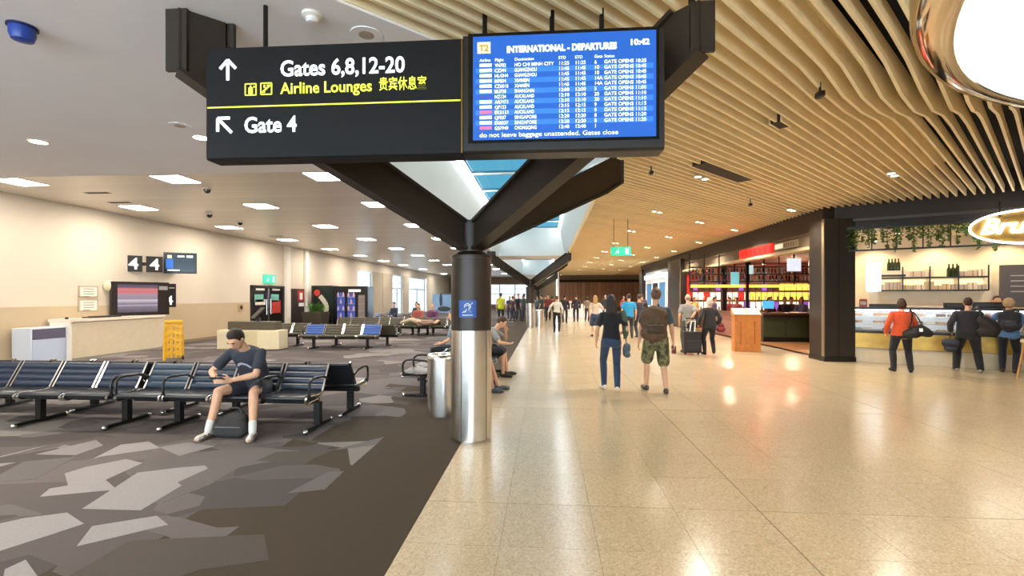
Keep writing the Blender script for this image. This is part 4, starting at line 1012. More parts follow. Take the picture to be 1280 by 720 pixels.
# green fronted bar
xb0 = onY(954, 17.7)
t = thing('bar_counter', 'dark green fronted bar counter with wooden top', 'counter', (xb0, 17.7, 0)); L = 2.3
MB().box(0, L, .0, .6, .0, .98).build('carcass', mat('bar_brown', '3a2a1c', .6), t)
for i in range(3): MB().box(i*L/3+.02, (i+1)*L/3-.02, -.03, 0, .17, .86).build('green_panel', mat('bar_green', '3a4024', .5, noise=.1), t)
MB().box(0, L, -.02, 0, 0, .14).build('kick_plate', black, t); MB().box(-.05, L, -.15, .65, .98, 1.05).build('top', wood, t, bevel=.01)
# overhead bottle gantry
YG = 19.6; xg0, xg1 = onY(862, YG), onY(1012, YG)
t = thing('bottle_gantry', 'overhead bar gantry of dark shelves with a glowing orange strip', 'shelf', (0, YG, 0))
gz = [zAt(352, 9, YG), zAt(343, 9, YG), zAt(334, 9, YG)]
for z in gz: MB().box(xg0, xg1, -.15, .2, z-.02, z+.02).build('shelf', black, t)
for i in range(9):
    x = xg0+i*(xg1-xg0)/8; MB().box(x-.02, x+.02, .0, .04, gz[0]-.2, 3.34).build('upright', black, t)
zo = zAt(357.5, 9, YG)
MB().box(xg0, xg1, -.18, -.14, zo-.06, zo+.05).build('orange_strip', mat('orange_neon', 'ff5a1a', .4, emit='ff5020', es=4.0), t)
MB().box(xg0, xg1, -.14, .2, zo-.05, zo+.05).build('strip_backing', mat('strip_back', '5a2010', .6), t)
bmats = [mat('bottle_%s' % c, c, .15, coat=.4) for c in ('23301c', '5a3a16', 'b8c4c0', '8a2018', '30405a', 'c8a860')]
bprof = [(.035, 0), (.037, .02), (.037, .17), (.014, .22), (.013, .29)]
bme_ = [MB().lathe(bprof, 8).mesh('bottle', b, smooth=True) for b in bmats]
rnd = random.Random(11)
for q, z in enumerate(gz[:2]):
    for i in range(36):
        x = xg0+.15+i*(xg1-xg0-.3)/35
        o = newobj('bottle', rnd.choice(bme_), None); o.location = (x, YG+rnd.uniform(-.05, .1), z+.02)
        tag(o, ['small bottle on the lower gantry shelf above the orange strip', 'small bottle on the upper gantry shelf'][q], 'bottle', 'bottles on the bar gantry')
for (px, py, w, h, c), lab in [((993, 331, .5, .5, 'dfe8f4'), 'white lit square sign high in the restaurant'), ((919, 348, .3, .5, '6fb0b8'), 'teal lit panel in the bottle gantry'), ((938, 337, .22, .35, 'b8d0d0'), 'pale lit panel high in the bottle gantry')]:
    Y = YG-.35; X = onY(px, Y); t = thing('lit_panel', lab, 'sign', (X, Y, zAt(py, X, Y)))
    MB().box(-w/2, w/2, 0, .06, -h/2, h/2).build('face', mat('lit_'+c, c, .4, emit=c, es=.9), t); MB().box(-.02, .02, .02, .06, h/2, 3.34-zAt(py, X, Y)).build('hanger', black, t)
# back bar: lit yellow niches, counter and colour panels
YB = 25.9
t = thing('back_bar', 'back bar wall of yellow lit niches behind the diners', 'shelf', (0, YB, 0))
x0, x1 = onY(860, YB), onY(1020, YB)
yelg = mat('niche_yellow', 'e8c850', .5, emit='ffd860', es=1.1); pur = mat('niche_purple', '7a4aa0', .5, emit='8a5ac8', es=.8); whg = mat('niche_white', 'f0e8d8', .5, emit='fff0e0', es=.9)
ncol = 22
for i in range(ncol):
    for j, (za, zb) in enumerate([(.9, 1.35), (1.45, 1.85), (1.95, 2.3)]):
        a = x0+i*(x1-x0)/ncol; b = x0+(i+1)*(x1-x0)/ncol-.06
        pick = [whg if i < 8 else pur if i % 5 == 0 else whg, yelg if i > 10 else (whg if i % 3 else redg), yelg if i > 15 else (pur if i % 4 == 1 else mat('niche_dark', '4a3428', .6))][j]
        MB().box(a, b, .1, .16, za, zb).build('niche', pick, t)
for z in (.85, 1.4, 1.9, 2.33): MB().box(x0, x1, -.05, .16, z-.025, z+.025).build('shelf', wood, t)
MB().box(x0, x1, -.4, .16, 0, .82).build('base_unit', wood, t)
for i in range(40):
    x = x0+.2+i*(x1-x0-.4)/39; z = [1.425, .875][i % 2]
    o = newobj('bottle', rnd.choice(bme_), None); o.location = (x, YB, z); tag(o, 'small bottle on the back bar shelves', 'bottle', 'bottles on the back bar')
t = thing('till_screen', 'bright blue till screen on the bar', 'screen', (onY(946, 17.95), 17.95, 1.05) if False else (onY(960, 18.0), 18.0, 1.05))
MB().box(-.08, .08, -.06, .06, 0, .02).build('base', black, t); MB().box(-.015, .015, -.015, .015, .02, .16).build('neck', black, t); MB().box(-.2, .2, -.03, 0, .14, .42).build('face', mat('till_blue', '3a90c8', .3, emit='58b0e0', es=.9), t)
for q, (x, y) in enumerate([(9.5, 15.5), (11.5, 15.5), (9.5, 21.5), (11.8, 21.5), (9.0, 24), (12.0, 24)]):
    t = thing('pendant_light', 'small warm pendant inside the restaurant, number of six along its ceiling' if False else 'small warm pendant lamp in the restaurant ceiling', 'light', (x, y, 3.34), 0, 'restaurant pendant lamps')
    MB().cyl((0, 0, -.2), .008, .2, 6).build('cord', black, t); MB().lathe([(.03, -.2), (.09, -.3), (.085, -.3), (.02, -.2)], 14).build('shade', black, t); MB().ball((0, 0, -.28), .04, 10, 6).build('bulb', spot_w, t)
    point('pendant_glow', (0, 0, -.36), 55, .06, (1, .7, .42), parent=t)
# menu podium
px_, py_ = G(936, 440)
t = thing('menu_podium', 'orange wooden menu podium with two sloping white menus', 'podium', (px_, py_+.2, 0), math.radians(-8))
MB().box(-.36, .36, -.2, .2, 0, 1.08).build('body', woodo, t, bevel=.008)
m = MB().extr([(-.22, 1.08), (.2, 1.08), (.2, 1.28), (-.22, 1.1)], -.38, .38); m.build('sloping_top', woodl, t)
for s in (-1, 1):
    m = MB().extr([(-.2, 1.112), (.18, 1.275), (.18, 1.283), (-.2, 1.12)], s*.19-.165, s*.19+.165); m.build('menu_sheet', mat('menu_white', 'f2e6cc', .5), t)
    MB().box(s*.19-.01, s*.19+.01, -.2, -.19, .2, .9).build('groove', mat('groove', '7a4418', .6), t)
# white lit kiosk further along
yk0, yk1 = onX(833, 7.2), 35.1
t = thing('white_kiosk', 'bright white shop front past the restaurant', 'shop front', (7.2, (yk0+yk1)/2, 0)); L = (yk1-yk0)/2
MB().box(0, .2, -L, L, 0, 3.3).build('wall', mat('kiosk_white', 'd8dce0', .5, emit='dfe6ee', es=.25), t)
for q in range(3):
    a = -L+.3+q*(2*L-.4)/3; MB().box(-.02, 0, a, a+1.4, 1.0, 2.5).build('display_window', mat('kiosk_blue', '3d6f9a', .3, emit='4f86b8', es=.5) if q != 1 else black, t)
MB().box(-.1, .1, -L, L, 2.8, 3.1).build('header', mat('kiosk_head', 'eaeef2', .5, emit='f0f6ff', es=.8), t)
# far service counter and its sign pole
YK = 35.0
xa, xb = onY(703, YK), onY(762, YK)
t = thing('service_counter', 'far white service counter in the middle of the walkway', 'counter', ((xa+xb)/2, YK, 0)); w = (xb-xa)/2
MB().box(-w, w, 0, .7, 0, 1.0).build('body', mat('counter_white', 'e8e8ea', .3), t); MB().box(-w-.05, w+.05, -.06, .75, 1.0, 1.05).build('top', white, t)
for i in range(9): MB().box(-w+.05+i*2*w/9, -w+.05+(i+.8)*2*w/9, -.02, 0, .12, .92).build('front_panel', mat('counter_panel', 'f4f4f6', .3), t)
t = thing('red_sign_board', 'small red and white sign on the far counter', 'sign', (onY(713, YK), YK+.2, 1.05))
MB().box(-.5, .5, 0, .05, .05, .3).build('board', mat('sb_white', 'f0e4e4', .5), t); MB().box(-.5, .5, -.01, 0, .22, .3).build('red_band', red_m, t); MB().box(-.04, .04, 0, .05, 0, .05).build('foot', black, t)
t = thing('white_pole', 'slender white pole beyond the second column', 'post', (onY(698, 30), 30, 0))
MB().cyl((0, 0, 0), .05, ZC, 12).build('shaft', white, t); MB().cyl((0, 0, 0), .12, .03, 16).build('base', white, t)
# ------------------------------------------------------------------ cafe
CAF = math.radians(-29); CP = Vector((7.6, 12.6))
ce, cn = Vector((math.cos(CAF), math.sin(CAF))), Vector((-math.sin(CAF), math.cos(CAF)))
def CL(px, py, yl):          # pixel -> cafe-local (x, z) on the plane y=yl
    k = (px-640)/F; D = Vector((k*CT-ST, k*ST+CT)); tt = (yl+CP.dot(cn))/D.dot(cn); P = D*tt
    return (P-CP).dot(ce), zAt(py, P.x, P.y)
def cthing(name, label, cat, x=0., y=0., z=0., group=None, rz=0.):
    P = CP+ce*x+cn*y; return thing(name, label, cat, (P.x, P.y, z), CAF+rz, group)
def cstruct(name, mb, m):
    o = struct(name, mb, m); o.location = (CP.x, CP.y, 0); o.rotation_euler = (0, 0, CAF); return o
XC = 7.4
creamw = mat('cafe_cream', 'efe4d0', .6, noise=.03)
cstruct('wall_cafe_bulkhead', MB().box(-.25, XC, -.06, .25, 3.36, 4.45), dkb)
cstruct('trim_2', MB().box(-.25, XC, -.1, -.06, 3.52, 3.58), mat('bulkhead_rail', '5c5852', .3, metal=.6))
cstruct('wall_cafe_back', MB().box(-.2, XC, 3.3, 3.4, 0, 3.4), creamw)
cstruct('wall_cafe_side', MB().box(.02, .12, .3, 3.3, 0, 3.4), creamw)
cstruct('wall_restaurant_side', MB().box(-.1, .02, .35, 16, 0, 3.4), mat('rest_side', '4a3426', .6))
cstruct('ceiling_cafe', MB().box(.0, XC, .25, 3.4, 3.36, 3.44), creamw)
t = cthing('pastry_counter', 'long glass pastry counter with gilded band across the cafe front', 'counter')
MB().box(0, XC, .05, .85, 0, .36).build('plinth', mat('plinth_beige', 'd8c6a4', .4, noise=.05), t)
MB().box(0, XC, -.0, .8, .36, .74).build('carcass', wood, t)
for i in range(6): MB().box(i*1.22+.02, i*1.22+1.2, -.03, 0, .37, .73).build('gilded_panel', mat('gilded', 'c09a40', .35, metal=.3, noise=.25, nscale=3), t)
MB().box(0, XC, -.04, .85, .74, .79).build('deck', black, t)
fr_ = MB()
for i in range(7): fr_.box(i*1.22, i*1.22+.04, -.02, .02, .79, 1.33)
fr_.box(0, XC, -.03, .8, 1.32, 1.37); fr_.build('frame', black, t)
for z in (.97, 1.15): MB().box(.05, XC-.05, .12, .7, z-.008, z+.008).build('glass_shelf', mat('shelf_glass', 'dfe8ea', .1, alpha=.5), t)
for i in range(6): MB().box(i*1.22+.04, (i+1)*1.22, -.008, .0, .79, 1.32).build('pane', glass, t)
MB().box(.05, XC-.05, .7, .78, .79, 1.32).build('back_panel', mat('case_white', 'e8eaea', .4, emit='f4faff', es=.35), t)
MB().box(.05, XC-.05, .05, .1, 1.29, 1.315).build('case_light', mat('case_led', 'ffffff', .4, emit='f0f8ff', es=6), t)
cakes = [mat('cake_%s' % c, c, .6, noise=.15) for c in ('b07a40', '6a3a20', 'e8dcc0', 'd0a060', 'a03428', '8a9a90')]
cm = [MB().lathe([(.07, 0), (.075, .03), (.06, .06), (.02, .075)], 10).mesh('pastry', c, smooth=True) for c in cakes]+[MB().box(-.09, .09, -.05, .05, 0, .05).mesh('pastry', c, bevel=.01, seg=1) for c in cakes]
rnd = random.Random(5)
for z, lab in ((.79, 'pastry on the lowest level of the cafe case'), (.978, 'pastry on the middle glass shelf of the cafe case'), (1.158, 'pastry on the top glass shelf of the cafe case')):
    for i in range(24):
        if rnd.random() < .15: continue
        P = CP+ce*(.25+i*.2)+cn*rnd.uniform(.25, .5); o = newobj('pastry', rnd.choice(cm)); o.location = (P.x, P.y, z); o.rotation_euler = (0, 0, CAF); tag(o, lab, 'pastry', 'pastries in the cafe case')
# things on the counter top
for i, (px, c, lab) in enumerate([(1079, 'c83228', 'small red card stand on the cafe counter'), (1105, '2a2420', 'dark tray on the cafe counter left of the orange jacket'), (1195, '2a2420', 'black till on the cafe counter'), (1238, '2a2622', 'long dark machine on the cafe counter')]):
    x, z = CL(px, 380, .4); o = cthing('counter_item', lab, 'counter item', x, .4, 1.37)
    w = (.08, .3, .22, .3)[i]; h = (.2, .08, .12, .14)[i]
    MB().box(-w, w, -.06, .06, .0, h).build('body', mat('ci_'+c, c, .4), o, bevel=.01); MB().box(-w*.8, w*.8, -.065, -.06, h*.3, h*.7).build('front_label', mat('ci_label%d' % i, 'd8c8b8' if i == 0 else '4a4440', .5), o)
# back shelves with frames, boxes and bottles
YSF = 2.95
shx0, zt_ = CL(1096, 312, YSF); shx1, _ = CL(1236, 312, YSF)
zs = [CL(1150, 363, YSF)[1], CL(1150, 347, YSF)[1]]
t = cthing('wall_shelf', 'backlit wall shelves along the cafe rear wall', 'shelf')
glow = mat('shelf_glow', 'fff0d0', .5, emit='ffdf9a', es=1.3)
nb = 4
for z in zs: MB().box(shx0, shx1, YSF, 3.29, z-.02, z+.02).build('shelf_board', black, t)
for i in range(nb+1):
    x = shx0+i*(shx1-shx0)/nb; MB().box(x-.015, x+.015, YSF, YSF+.03, zs[0], zs[1]+.32).build('upright', black, t)
    if i < nb: MB().box(x+.06, x+(shx1-shx0)/nb-.06, 3.24, 3.29, zs[0]+.05, zs[1]-.05).build('backlight', glow, t)
rnd = random.Random(9); paper = [mat('pack_%s' % c, c, .6) for c in ('b8a89c', 'd8ccb8', 'a89098', 'c8b090')]
for i in range(26):
    lv = i % 2; x = shx0+.12+(i//2)*(shx1-shx0-.24)/12
    if lv and i in (3, 5, 15, 17): continue
    o = cthing('gift_box', ['pale gift box on the lower cafe shelf', 'pale gift box on the upper cafe shelf'][lv], 'box', x, YSF+.15, zs[lv]+.02, 'gift boxes on the cafe shelves')
    w, h = rnd.uniform(.07, .11), rnd.uniform(.12, .24); MB().box(-w, w, -.08, .08, 0, h).build('carton', rnd.choice(paper), o); MB().box(-.01, .01, -.083, -.08, 0, h).build('ribbon', mat('ribbon', '8a6a50', .5), o)
for i, px in enumerate((1111, 1115, 1119, 1123, 1186, 1191, 1196)):
    x, z = CL(px, 330, YSF+.1); o = newobj('wine_bottle', bme_[0]); P = CP+ce*x+cn*(YSF+.08); o.location = (P.x, P.y, zs[1]+.02+(.2 if i < 4 else 0)); o.scale = (1.3, 1.3, 1.2); o.rotation_euler = (0, 0, CAF)
    tag(o, 'dark wine bottle standing on top of a carton on the cafe shelf' if i < 4 else 'dark wine bottle in the trio on the upper cafe shelf', 'bottle', 'wine bottles on the cafe shelves')
o = cthing('bottle_carton', 'long pale carton under the wine bottles on the cafe shelf', 'box', CL(1117, 330, YSF)[0], YSF+.15, zs[1]+.02); MB().box(-.3, .3, -.1, .1, 0, .2).build('body', paper[1], o); MB().box(-.28, .28, -.103, -.1, .02, .08).build('label', black, o)
# glowing white panel at the left of the cafe
x, z = CL(1092, 346, 2.2); t = cthing('light_panel', 'glowing bluish white panel at the left of the cafe', 'lamp', x, 2.2, 0)
z1, z0 = CL(1092, 329, 2.2)[1], CL(1092, 364, 2.2)[1]
MB().box(-.17, .17, 0, .06, z0, z1).build('face', mat('panel_glow', 'ffffff', .4, emit='eaf2ff', es=2.2), t, bevel=.01); MB().box(-.1, .1, .06, .1, 0, z1-.1).build('stand', white, t)
# menu board
x, z = CL(1270, 352, 3.0); t = cthing('menu_board', 'dark menu board at the rear right of the cafe', 'board', x+.4, 3.0, 0)
z1, z0 = CL(1268, 331, 3.0)[1], 1.35
MB().box(-.7, 1.2, 0, .08, z0, z1).build('panel', mat('board_slate', '45434a', .5), t)
for q in range(4): MB().box(-.5, .3-.1*q, -.005, 0, z1-.3-q*.14, z1-.27-q*.14).build('chalk_line', mat('chalk', '8f8d92', .6), t)
MB().box(-.7, 1.2, 0, .3, 0, z0).build('cupboard', mat('board_base', 'b8a890', .5), t)
for q, x in enumerate((1.2, 2.6, 4.0, 5.4)):
    o = cthing('cafe_downlight', 'warm downlight in the cafe ceiling', 'light', x, 1.7, 3.36, 'cafe downlights')
    MB().lathe([(.08, 0), (.08, -.015), (.06, -.02), (.06, 0)], 16).build('ring', white, o); MB().lathe([(.01, -.01), (.06, -.01), (.06, -.006), (.01, -.006)], 14).build('bulb', spot_w, o)
    point('downlight_beam', (0, 0, -.06), 24, .06, (1, .8, .55), 150, parent=o)
    o = cthing('shelf_spot', 'small warm spot above the cafe wall shelves', 'light', x-.4, 2.8, 3.36, 'spots over the cafe shelves')
    MB().cyl((0, 0, -.1), .03, .1, 12).build('body', blackm, o); MB().lathe([(.005, -.105), (.026, -.105), (.026, -.1), (.005, -.1)], 12).build('bulb', spot_w, o)
    point('spot_beam', (0, 0, -.14), 22, .04, (1, .72, .38), 140, parent=o)
# hanging planter frame with vines
t = cthing('planter_frame', 'black metal rail frame hanging below the cafe bulkhead', 'frame')
zr = 2.78
MB().box(-.02, XC, -.14, -.10, zr-.02, zr+.02).build('bottom_rail', black, t)
for i in range(16):
    x = .02+i*.48; MB().box(x-.012, x+.012, -.13, -.11, zr, 3.36).build('hanger_bar', black, t)
MB().box(0, XC, -.22, -.02, 3.3, 3.37).build('trough', black, t)
vine_leaf = mat('vine_green', '587a34', .55, noise=.3, nscale=5, rand=.3); stemm = mat('vine_stem', '4a4a28', .7)
rnd = random.Random(21)
for i in range(34):
    x = .06+i*.125+rnd.uniform(-.03, .03)
    if x > CL(1205, 270, -.12)[0] and rnd.random() < .3: continue
    L = rnd.uniform(.32, .7)*(1 if i < 22 else .8)
    o = cthing('hanging_vine', 'green vine strand hanging from the cafe planter frame', 'vine', x, -.13, 3.33, 'vines over the cafe front')
    pts = [(rnd.uniform(-.02, .02), rnd.uniform(-.03, .03), -L*q/5) for q in range(6)]
    MB().tube(pts, .006, 5).build('stem', stemm, o)
    m = MB()
    for q in range(int(75*L/.5)):
        u = rnd.random()**1.2; c = Vector((rnd.gauss(0, .045*(1.3-u)), rnd.gauss(0, .04), -L*u)); s = rnd.uniform(.03, .055)
        R = Euler((rnd.uniform(-.9, .9), rnd.uniform(-.9, .9), rnd.uniform(0, 6.3))).to_matrix()
        m.add([c+R @ Vector(v)*s for v in [(-1, 0, .15), (0, -.55, 0), (1, 0, .15), (0, .55, 0), (0, 0, -.12)]], [(0, 1, 4), (1, 2, 4), (2, 3, 4), (3, 0, 4), (0, 3, 2, 1)])
    tag(m.build('leaves', vine_leaf, o), kind='stuff')
# oval neon shop sign
yo = -.34
xo, zo_ = CL(1212, 277, yo); xm_, zm_ = CL(1262, 277, yo)
t = cthing('oval_sign', 'white neon oval sign with script lettering over the cafe', 'sign', xo, yo, 0)
ow, oh = .98, .36; zc = zAt(277, *(CP+ce*(xo+ow)+cn*yo)) if False else 3.13
neon = mat('neon_white', 'ffffff', .4, emit='fffdf4', es=3.2)
m = MB(); pts = [(ow+ow*math.cos(a), 0, zc+oh*math.sin(a)) for a in [2*math.pi*i/48 for i in range(49)]]
m.tube(pts, .022, 8).build('neon_ring', neon, t, smooth=True)
m = MB(); n = 40; m.add([(ow+ow*.97*math.cos(2*math.pi*i/n), y, zc+oh*.95*math.sin(2*math.pi*i/n)) for y in (.03, .05) for i in range(n)], [tuple(range(n)), tuple(reversed(range(n, 2*n)))]+[(i, (i+1) % n, n+(i+1) % n, n+i) for i in range(n)])
m.build('gilded_backing', mat('oval_gold', '8a6a2c', .5, noise=.3, nscale=6), t)
tt = text('Brunetti', .46, neon, t, (.17, -.01, zc-.12), bold=.012, shear=.35, ext=.008); FIT[tt] = 1.62
MB().cyl((ow-.5, .02, zc+oh*.8), .012, 3.4-zc, 8).build('hanger', black, t); MB().cyl((ow+.5, .02, zc+oh*.8), .012, 3.4-zc, 8).build('hanger', black, t)
MB().box(ow-.5-.02, ow-.5+.02, .0, .3, 3.38, 3.42).build('bracket', black, t)
# wooden bar stool at the right edge
sx_, sy_ = G(1298, 475)
t = thing('bar_stool', 'pale wooden stool leg frame at the right picture edge', 'stool', (sx_, sy_, 0))
for a, b in ((-1, -1), (1, -1), (-1, 1), (1, 1)): MB().tube([(a*.2, b*.2, 0), (a*.13, b*.13, .72)], .022, 8).build('leg', woodl, t, smooth=True)
MB().box(-.18, .18, -.18, .18, .72, .78).build('seat', mat('stool_seat', 'd8c49a', .5), t, bevel=.02)
MB().tube([(-.17, -.17, .3), (.17, -.17, .3), (.17, .17, .3), (-.17, .17, .3), (-.17, -.17, .3)], .014, 6).build('foot_ring', woodl, t)
# ------------------------------------------------------------------ people: soft bodies from joined limbs, remeshed into one skin
BAKE = []
def V(*a): return Vector(a)
def cap(m, p0, p1, r0, r1, n=10):
    p0, p1 = Vector(p0), Vector(p1); d = p1-p0; L = d.length
    d = d/L if L > 1e-6 else Vector((0, 0, 1))
    a = Vector((0, 0, 1)) if abs(d.z) < .9 else Vector((1, 0, 0)); u = d.cross(a).normalized(); w = d.cross(u)
    rings = []
    for c, r, k in [(p0-d*r0*.94, r0, .34), (p0-d*r0*.6, r0, .8), (p0, r0, 1), (p0.lerp(p1, .5), (r0+r1)/2, 1), (p1, r1, 1), (p1+d*r1*.6, r1, .8), (p1+d*r1*.94, r1, .34)]:
        rings.append([c+(u*math.cos(t)+w*math.sin(t))*r*k for t in [2*math.pi*i/n for i in range(n)]])
    return m.loft(rings)
def ell(m, c, r, R=None, n=14, q=9):
    b = MB().ball((0, 0, 0), r, n, q); R = R or Matrix.Identity(3)
    return m.add([Vector(c)+R @ Vector(v) for v in b.v], b.f)
def ring(c, u, v, n=16): return [c+u*math.cos(t)+v*math.sin(t) for t in [2*math.pi*i/n for i in range(n)]]
def ik(a, t, l1, l2, pole):
    d = t-a; L = min(d.length, (l1+l2)*.998); dn = d.normalized()
    t = a+dn*L; x = (l1*l1-l2*l2+L*L)/(2*L); h = math.sqrt(max(0, l1*l1-x*x))
    p = (pole-dn*pole.dot(dn)); p = p.normalized() if p.length > 1e-5 else Vector((0, 1, 0))
    return a+dn*x+p*h, t
def soft(name, mb, m, parent, v, smooth=4):
    me = bpy.data.meshes.new(name); me.from_pydata([tuple(p) for p in mb.v], [], mb.f); me.materials.append(m)
    bm = bmesh.new(); bm.from_mesh(me); bmesh.ops.recalc_face_normals(bm, faces=bm.faces); bm.to_mesh(me); bm.free()
    o = newobj(name, me, parent)
    r = o.modifiers.new('r', 'REMESH'); r.mode = 'VOXEL'; r.voxel_size = v; r.use_smooth_shade = True
    s = o.modifiers.new('s', 'SMOOTH'); s.iterations = smooth; s.factor = .5
    BAKE.append(o); return o
def bake_soft():
    bpy.context.view_layer.update()
    dg = bpy.context.evaluated_depsgraph_get()
    res = [(o, bpy.data.meshes.new_from_object(o.evaluated_get(dg))) for o in BAKE]
    for o, me in res:
        o.modifiers.clear(); mt = o.data.materials[0] if o.data.materials else None; nm = o.data.name; o.data = me
        if mt and not me.materials: me.materials.append(mt)
        for p in me.polygons: p.use_smooth = True; p.material_index = 0
def hand(m, w, d, side, nrm, curl, s):
    """palm and five fingers: d along the hand, side towards the thumb, nrm out of the palm"""
    d = d.normalized(); side = (side-d*side.dot(d)).normalized(); nrm = d.cross(side) if nrm is None else nrm
    nrm = (nrm-d*nrm.dot(d)-side*nrm.dot(side)); nrm = nrm.normalized() if nrm.length > 1e-4 else d.cross(side)
    for q in (-.028, -.01, .01, .026):
        cap(m, w+side*q*.6*s, w+d*.085*s+side*q*s, .015*s, .013*s, 8)
    for q, L in ((.030, .068), (.010, .078), (-.010, .072), (-.030, .056)):
        k = w+d*.088*s+side*q*s
        d1 = (d*math.cos(curl*.7)+nrm*math.sin(curl*.7)); d2 = (d*math.cos(curl*1.7)+nrm*math.sin(curl*1.7))
        j = k+d1*L*.5*s; cap(m, k, j, .0092*s, .0088*s, 8); cap(m, j, j+d2*L*.5*s, .0086*s, .0074*s, 8)
    b = w+d*.025*s+side*.028*s; td = (d*.65+side*.75+nrm*.3*curl).normalized(); j = b+td*.04*s
    cap(m, b, j, .0125*s, .0105*s, 8); td2 = (d*.95+side*.1+nrm*.45*curl).normalized(); cap(m, j, j+td2*.034*s, .0098*s, .008*s, 8)
SKIN = {'light': 'd9a684', 'tan': 'c48c66', 'brown': '8a5c40', 'pale': 'e2b596'}
def person(label, loc, h=1.72, rz=0., fem=False, v=.014, skin='light', hair=('3a2a1c', 'short'), top=('303840', 'short', 1.), bottom=('303848', 'long', 1.), shoes='3a2e26',
           pelvis=None, lean=(0., 0.), head=(0., 0.), feet=None, wrists=None, poles=(None, None), kneepole=None, curl=.5, handdir=(None, None), group='people in the terminal', toes=(None, None), topmat=None, botmat=None, fat=1.0, rot=None, socks=None, sandals=False, shortlen=.9, face=False, collar=False, toelift=(0, 0)):
    s = h/1.75
    P = V(*(pelvis or (0, 0, .935*s)))
    l1, l2 = lean; U1 = V(0, math.sin(l1), math.cos(l1)); U2 = V(0, math.sin(l2), math.cos(l2))
    F1 = V(0, math.cos(l1), -math.sin(l1)); F2 = V(0, math.cos(l2), -math.sin(l2)); R = V(1, 0, 0)
    Cc = P+U1*.25*s; N = Cc+U2*.275*s
    sw = (.168 if fem else .19)*s*(1+.35*(fat-1))
    sh = [N-U2*.082*s+R*q*sw*.97 for q in (-1, 1)]
    hp = l2*.6+head[0]; RH = Matrix.Rotation(head[1], 3, 'Z') @ Matrix.Rotation(-hp, 3, 'X')
    Hc = N+(RH @ V(0, .02, .165))*s
    hip = [P+R*q*.092*s-U1*.03*s for q in (-1, 1)]
    feet = feet or [(-.11, 0, .085), (.11, 0, .085)]
    kp = kneepole or [V(-.15, 1, .1), V(.15, 1, .1)]
    legs = []
    for q in (0, 1):
        k, a = ik(hip[q], V(*feet[q]), .435*s, .43*s, kp[q]); legs.append((hip[q], k, a))
    wrists = wrists or [None, None]; arms = []
    for q in (0, 1):
        sg_ = q*2-1
        t = V(*wrists[q]) if wrists[q] is not None else sh[q]+V(sg_*.075, .03, -.52)*s
        pl = poles[q] or V(sg_*.5, -1, -.2)
        e, w = ik(sh[q], t, .29*s, .255*s, pl); arms.append((sh[q], e, w))
    toe = []
    for q in (0, 1):
        toe.append((V(*toes[q]) if toes[q] else V((q*2-1)*.22, 1, 0)).normalized())
    def torso(m, inf, lo=-.10, hi=True, k=1.0):
        hw = (.168 if fem else .158)*fat; ww = (.125 if fem else .145)*fat; cw = (.15 if fem else .172)*(1+.5*(fat-1)); dp = fat
        rs = []
        for (c, u, f_, a, b) in [(P+U1*lo*s, R, F1, hw*.94, .105*dp), (P-U1*.02*s, R, F1, hw, .115*dp), (P+U1*.1*s, R, F1, (hw+ww)/2, .105*dp), (Cc-U1*.04*s, R, F1, ww*1.02, .10*dp),
                                 (Cc+U2*.08*s, R, (F1+F2)/2, cw*.97, .112 if not fem else .115), (Cc+U2*.16*s, R, F2, cw*1.02, .108), (Cc+U2*.215*s, R, F2, cw*.92, .085), (N-U2*.02*s, R, F2, .085, .062)]:
            rs.append(ring(c, u*(a*s*k+inf), f_*(b*s*k+inf)))
        m.loft(rs)
        for q in (0, 1): cap(m, Cc+U2*.2*s+R*(q*2-1)*sw*.35, sh[q]-R*(q*2-1)*.012*s, .05*s+inf*.6, .043*s+inf*.6)
        cap(m, P+U1*-.02*s-F1*.045*s-R*.07*s, P+U1*-.05*s-F1*.05*s+R*.07*s, .085*s*k+inf, .085*s*k+inf)
    # --- body
    m = MB()
    ell(m, Hc, (.074*s, .093*s, .113*s), RH); ell(m, Hc+RH @ V(0, .022, -.062)*s, (.054*s, .066*s, .058*s), RH)
    cap(m, Hc+RH @ V(0, .088, .012)*s, Hc+RH @ V(0, .106, -.028)*s, .009*s, .015*s, 8)
    for q in (-1, 1): ell(m, Hc+RH @ V(q*.076, -.008, -.012)*s, (.012*s, .022*s, .033*s), RH, 8, 6)
    cap(m, Hc+RH @ V(-.03, .083, .028)*s, Hc+RH @ V(.03, .083, .028)*s, .014*s, .014*s, 8)
    cap(m, Hc+RH @ V(-.016, .083, -.062)*s, Hc+RH @ V(.016, .083, -.062)*s, .009*s, .009*s, 8)
    cap(m, N-U2*.04*s, Hc+RH @ V(0, -.012, -.06)*s, .06*s, .052*s)
    torso(m, -.012)
    for q in (0, 1):
        S, E, W = arms[q]; cap(m, S, E, .045*s, .038*s); cap(m, E, E.lerp(W, .35), .038*s, .039*s); cap(m, E.lerp(W, .3), W, .039*s, .025*s)
        d = V(*handdir[q][0]) if handdir[q] else (W-E)
        side = V(*handdir[q][1]) if handdir[q] else V(0, 1, .15)
        nrm = V(*handdir[q][2]) if handdir[q] and len(handdir[q]) > 2 else V(-(q*2-1), 0, 0)
        hand(m, W, d, side, nrm, curl, s*1.05)
        H_, K, A = legs[q]; cap(m, H_, K, .082*s*fat, .054*s); cap(m, K, K.lerp(A, .3)-toe[q]*.012*s, .052*s, .054*s); cap(m, K.lerp(A, .3)-toe[q]*.012*s, A, .053*s, .036*s)
        lift = V(0, 0, toelift[q]); cap(m, A+V(0, 0, -.045*s)-toe[q]*.035*s, A+V(0, 0, -.05*s)+toe[q]*.1*s-lift*.5, .034*s, .034*s); cap(m, A+V(0, 0, -.05*s)+toe[q]*.1*s-lift*.5, A+V(0, 0, -.058*s)+toe[q]*.165*s-lift, .034*s, .024*s)
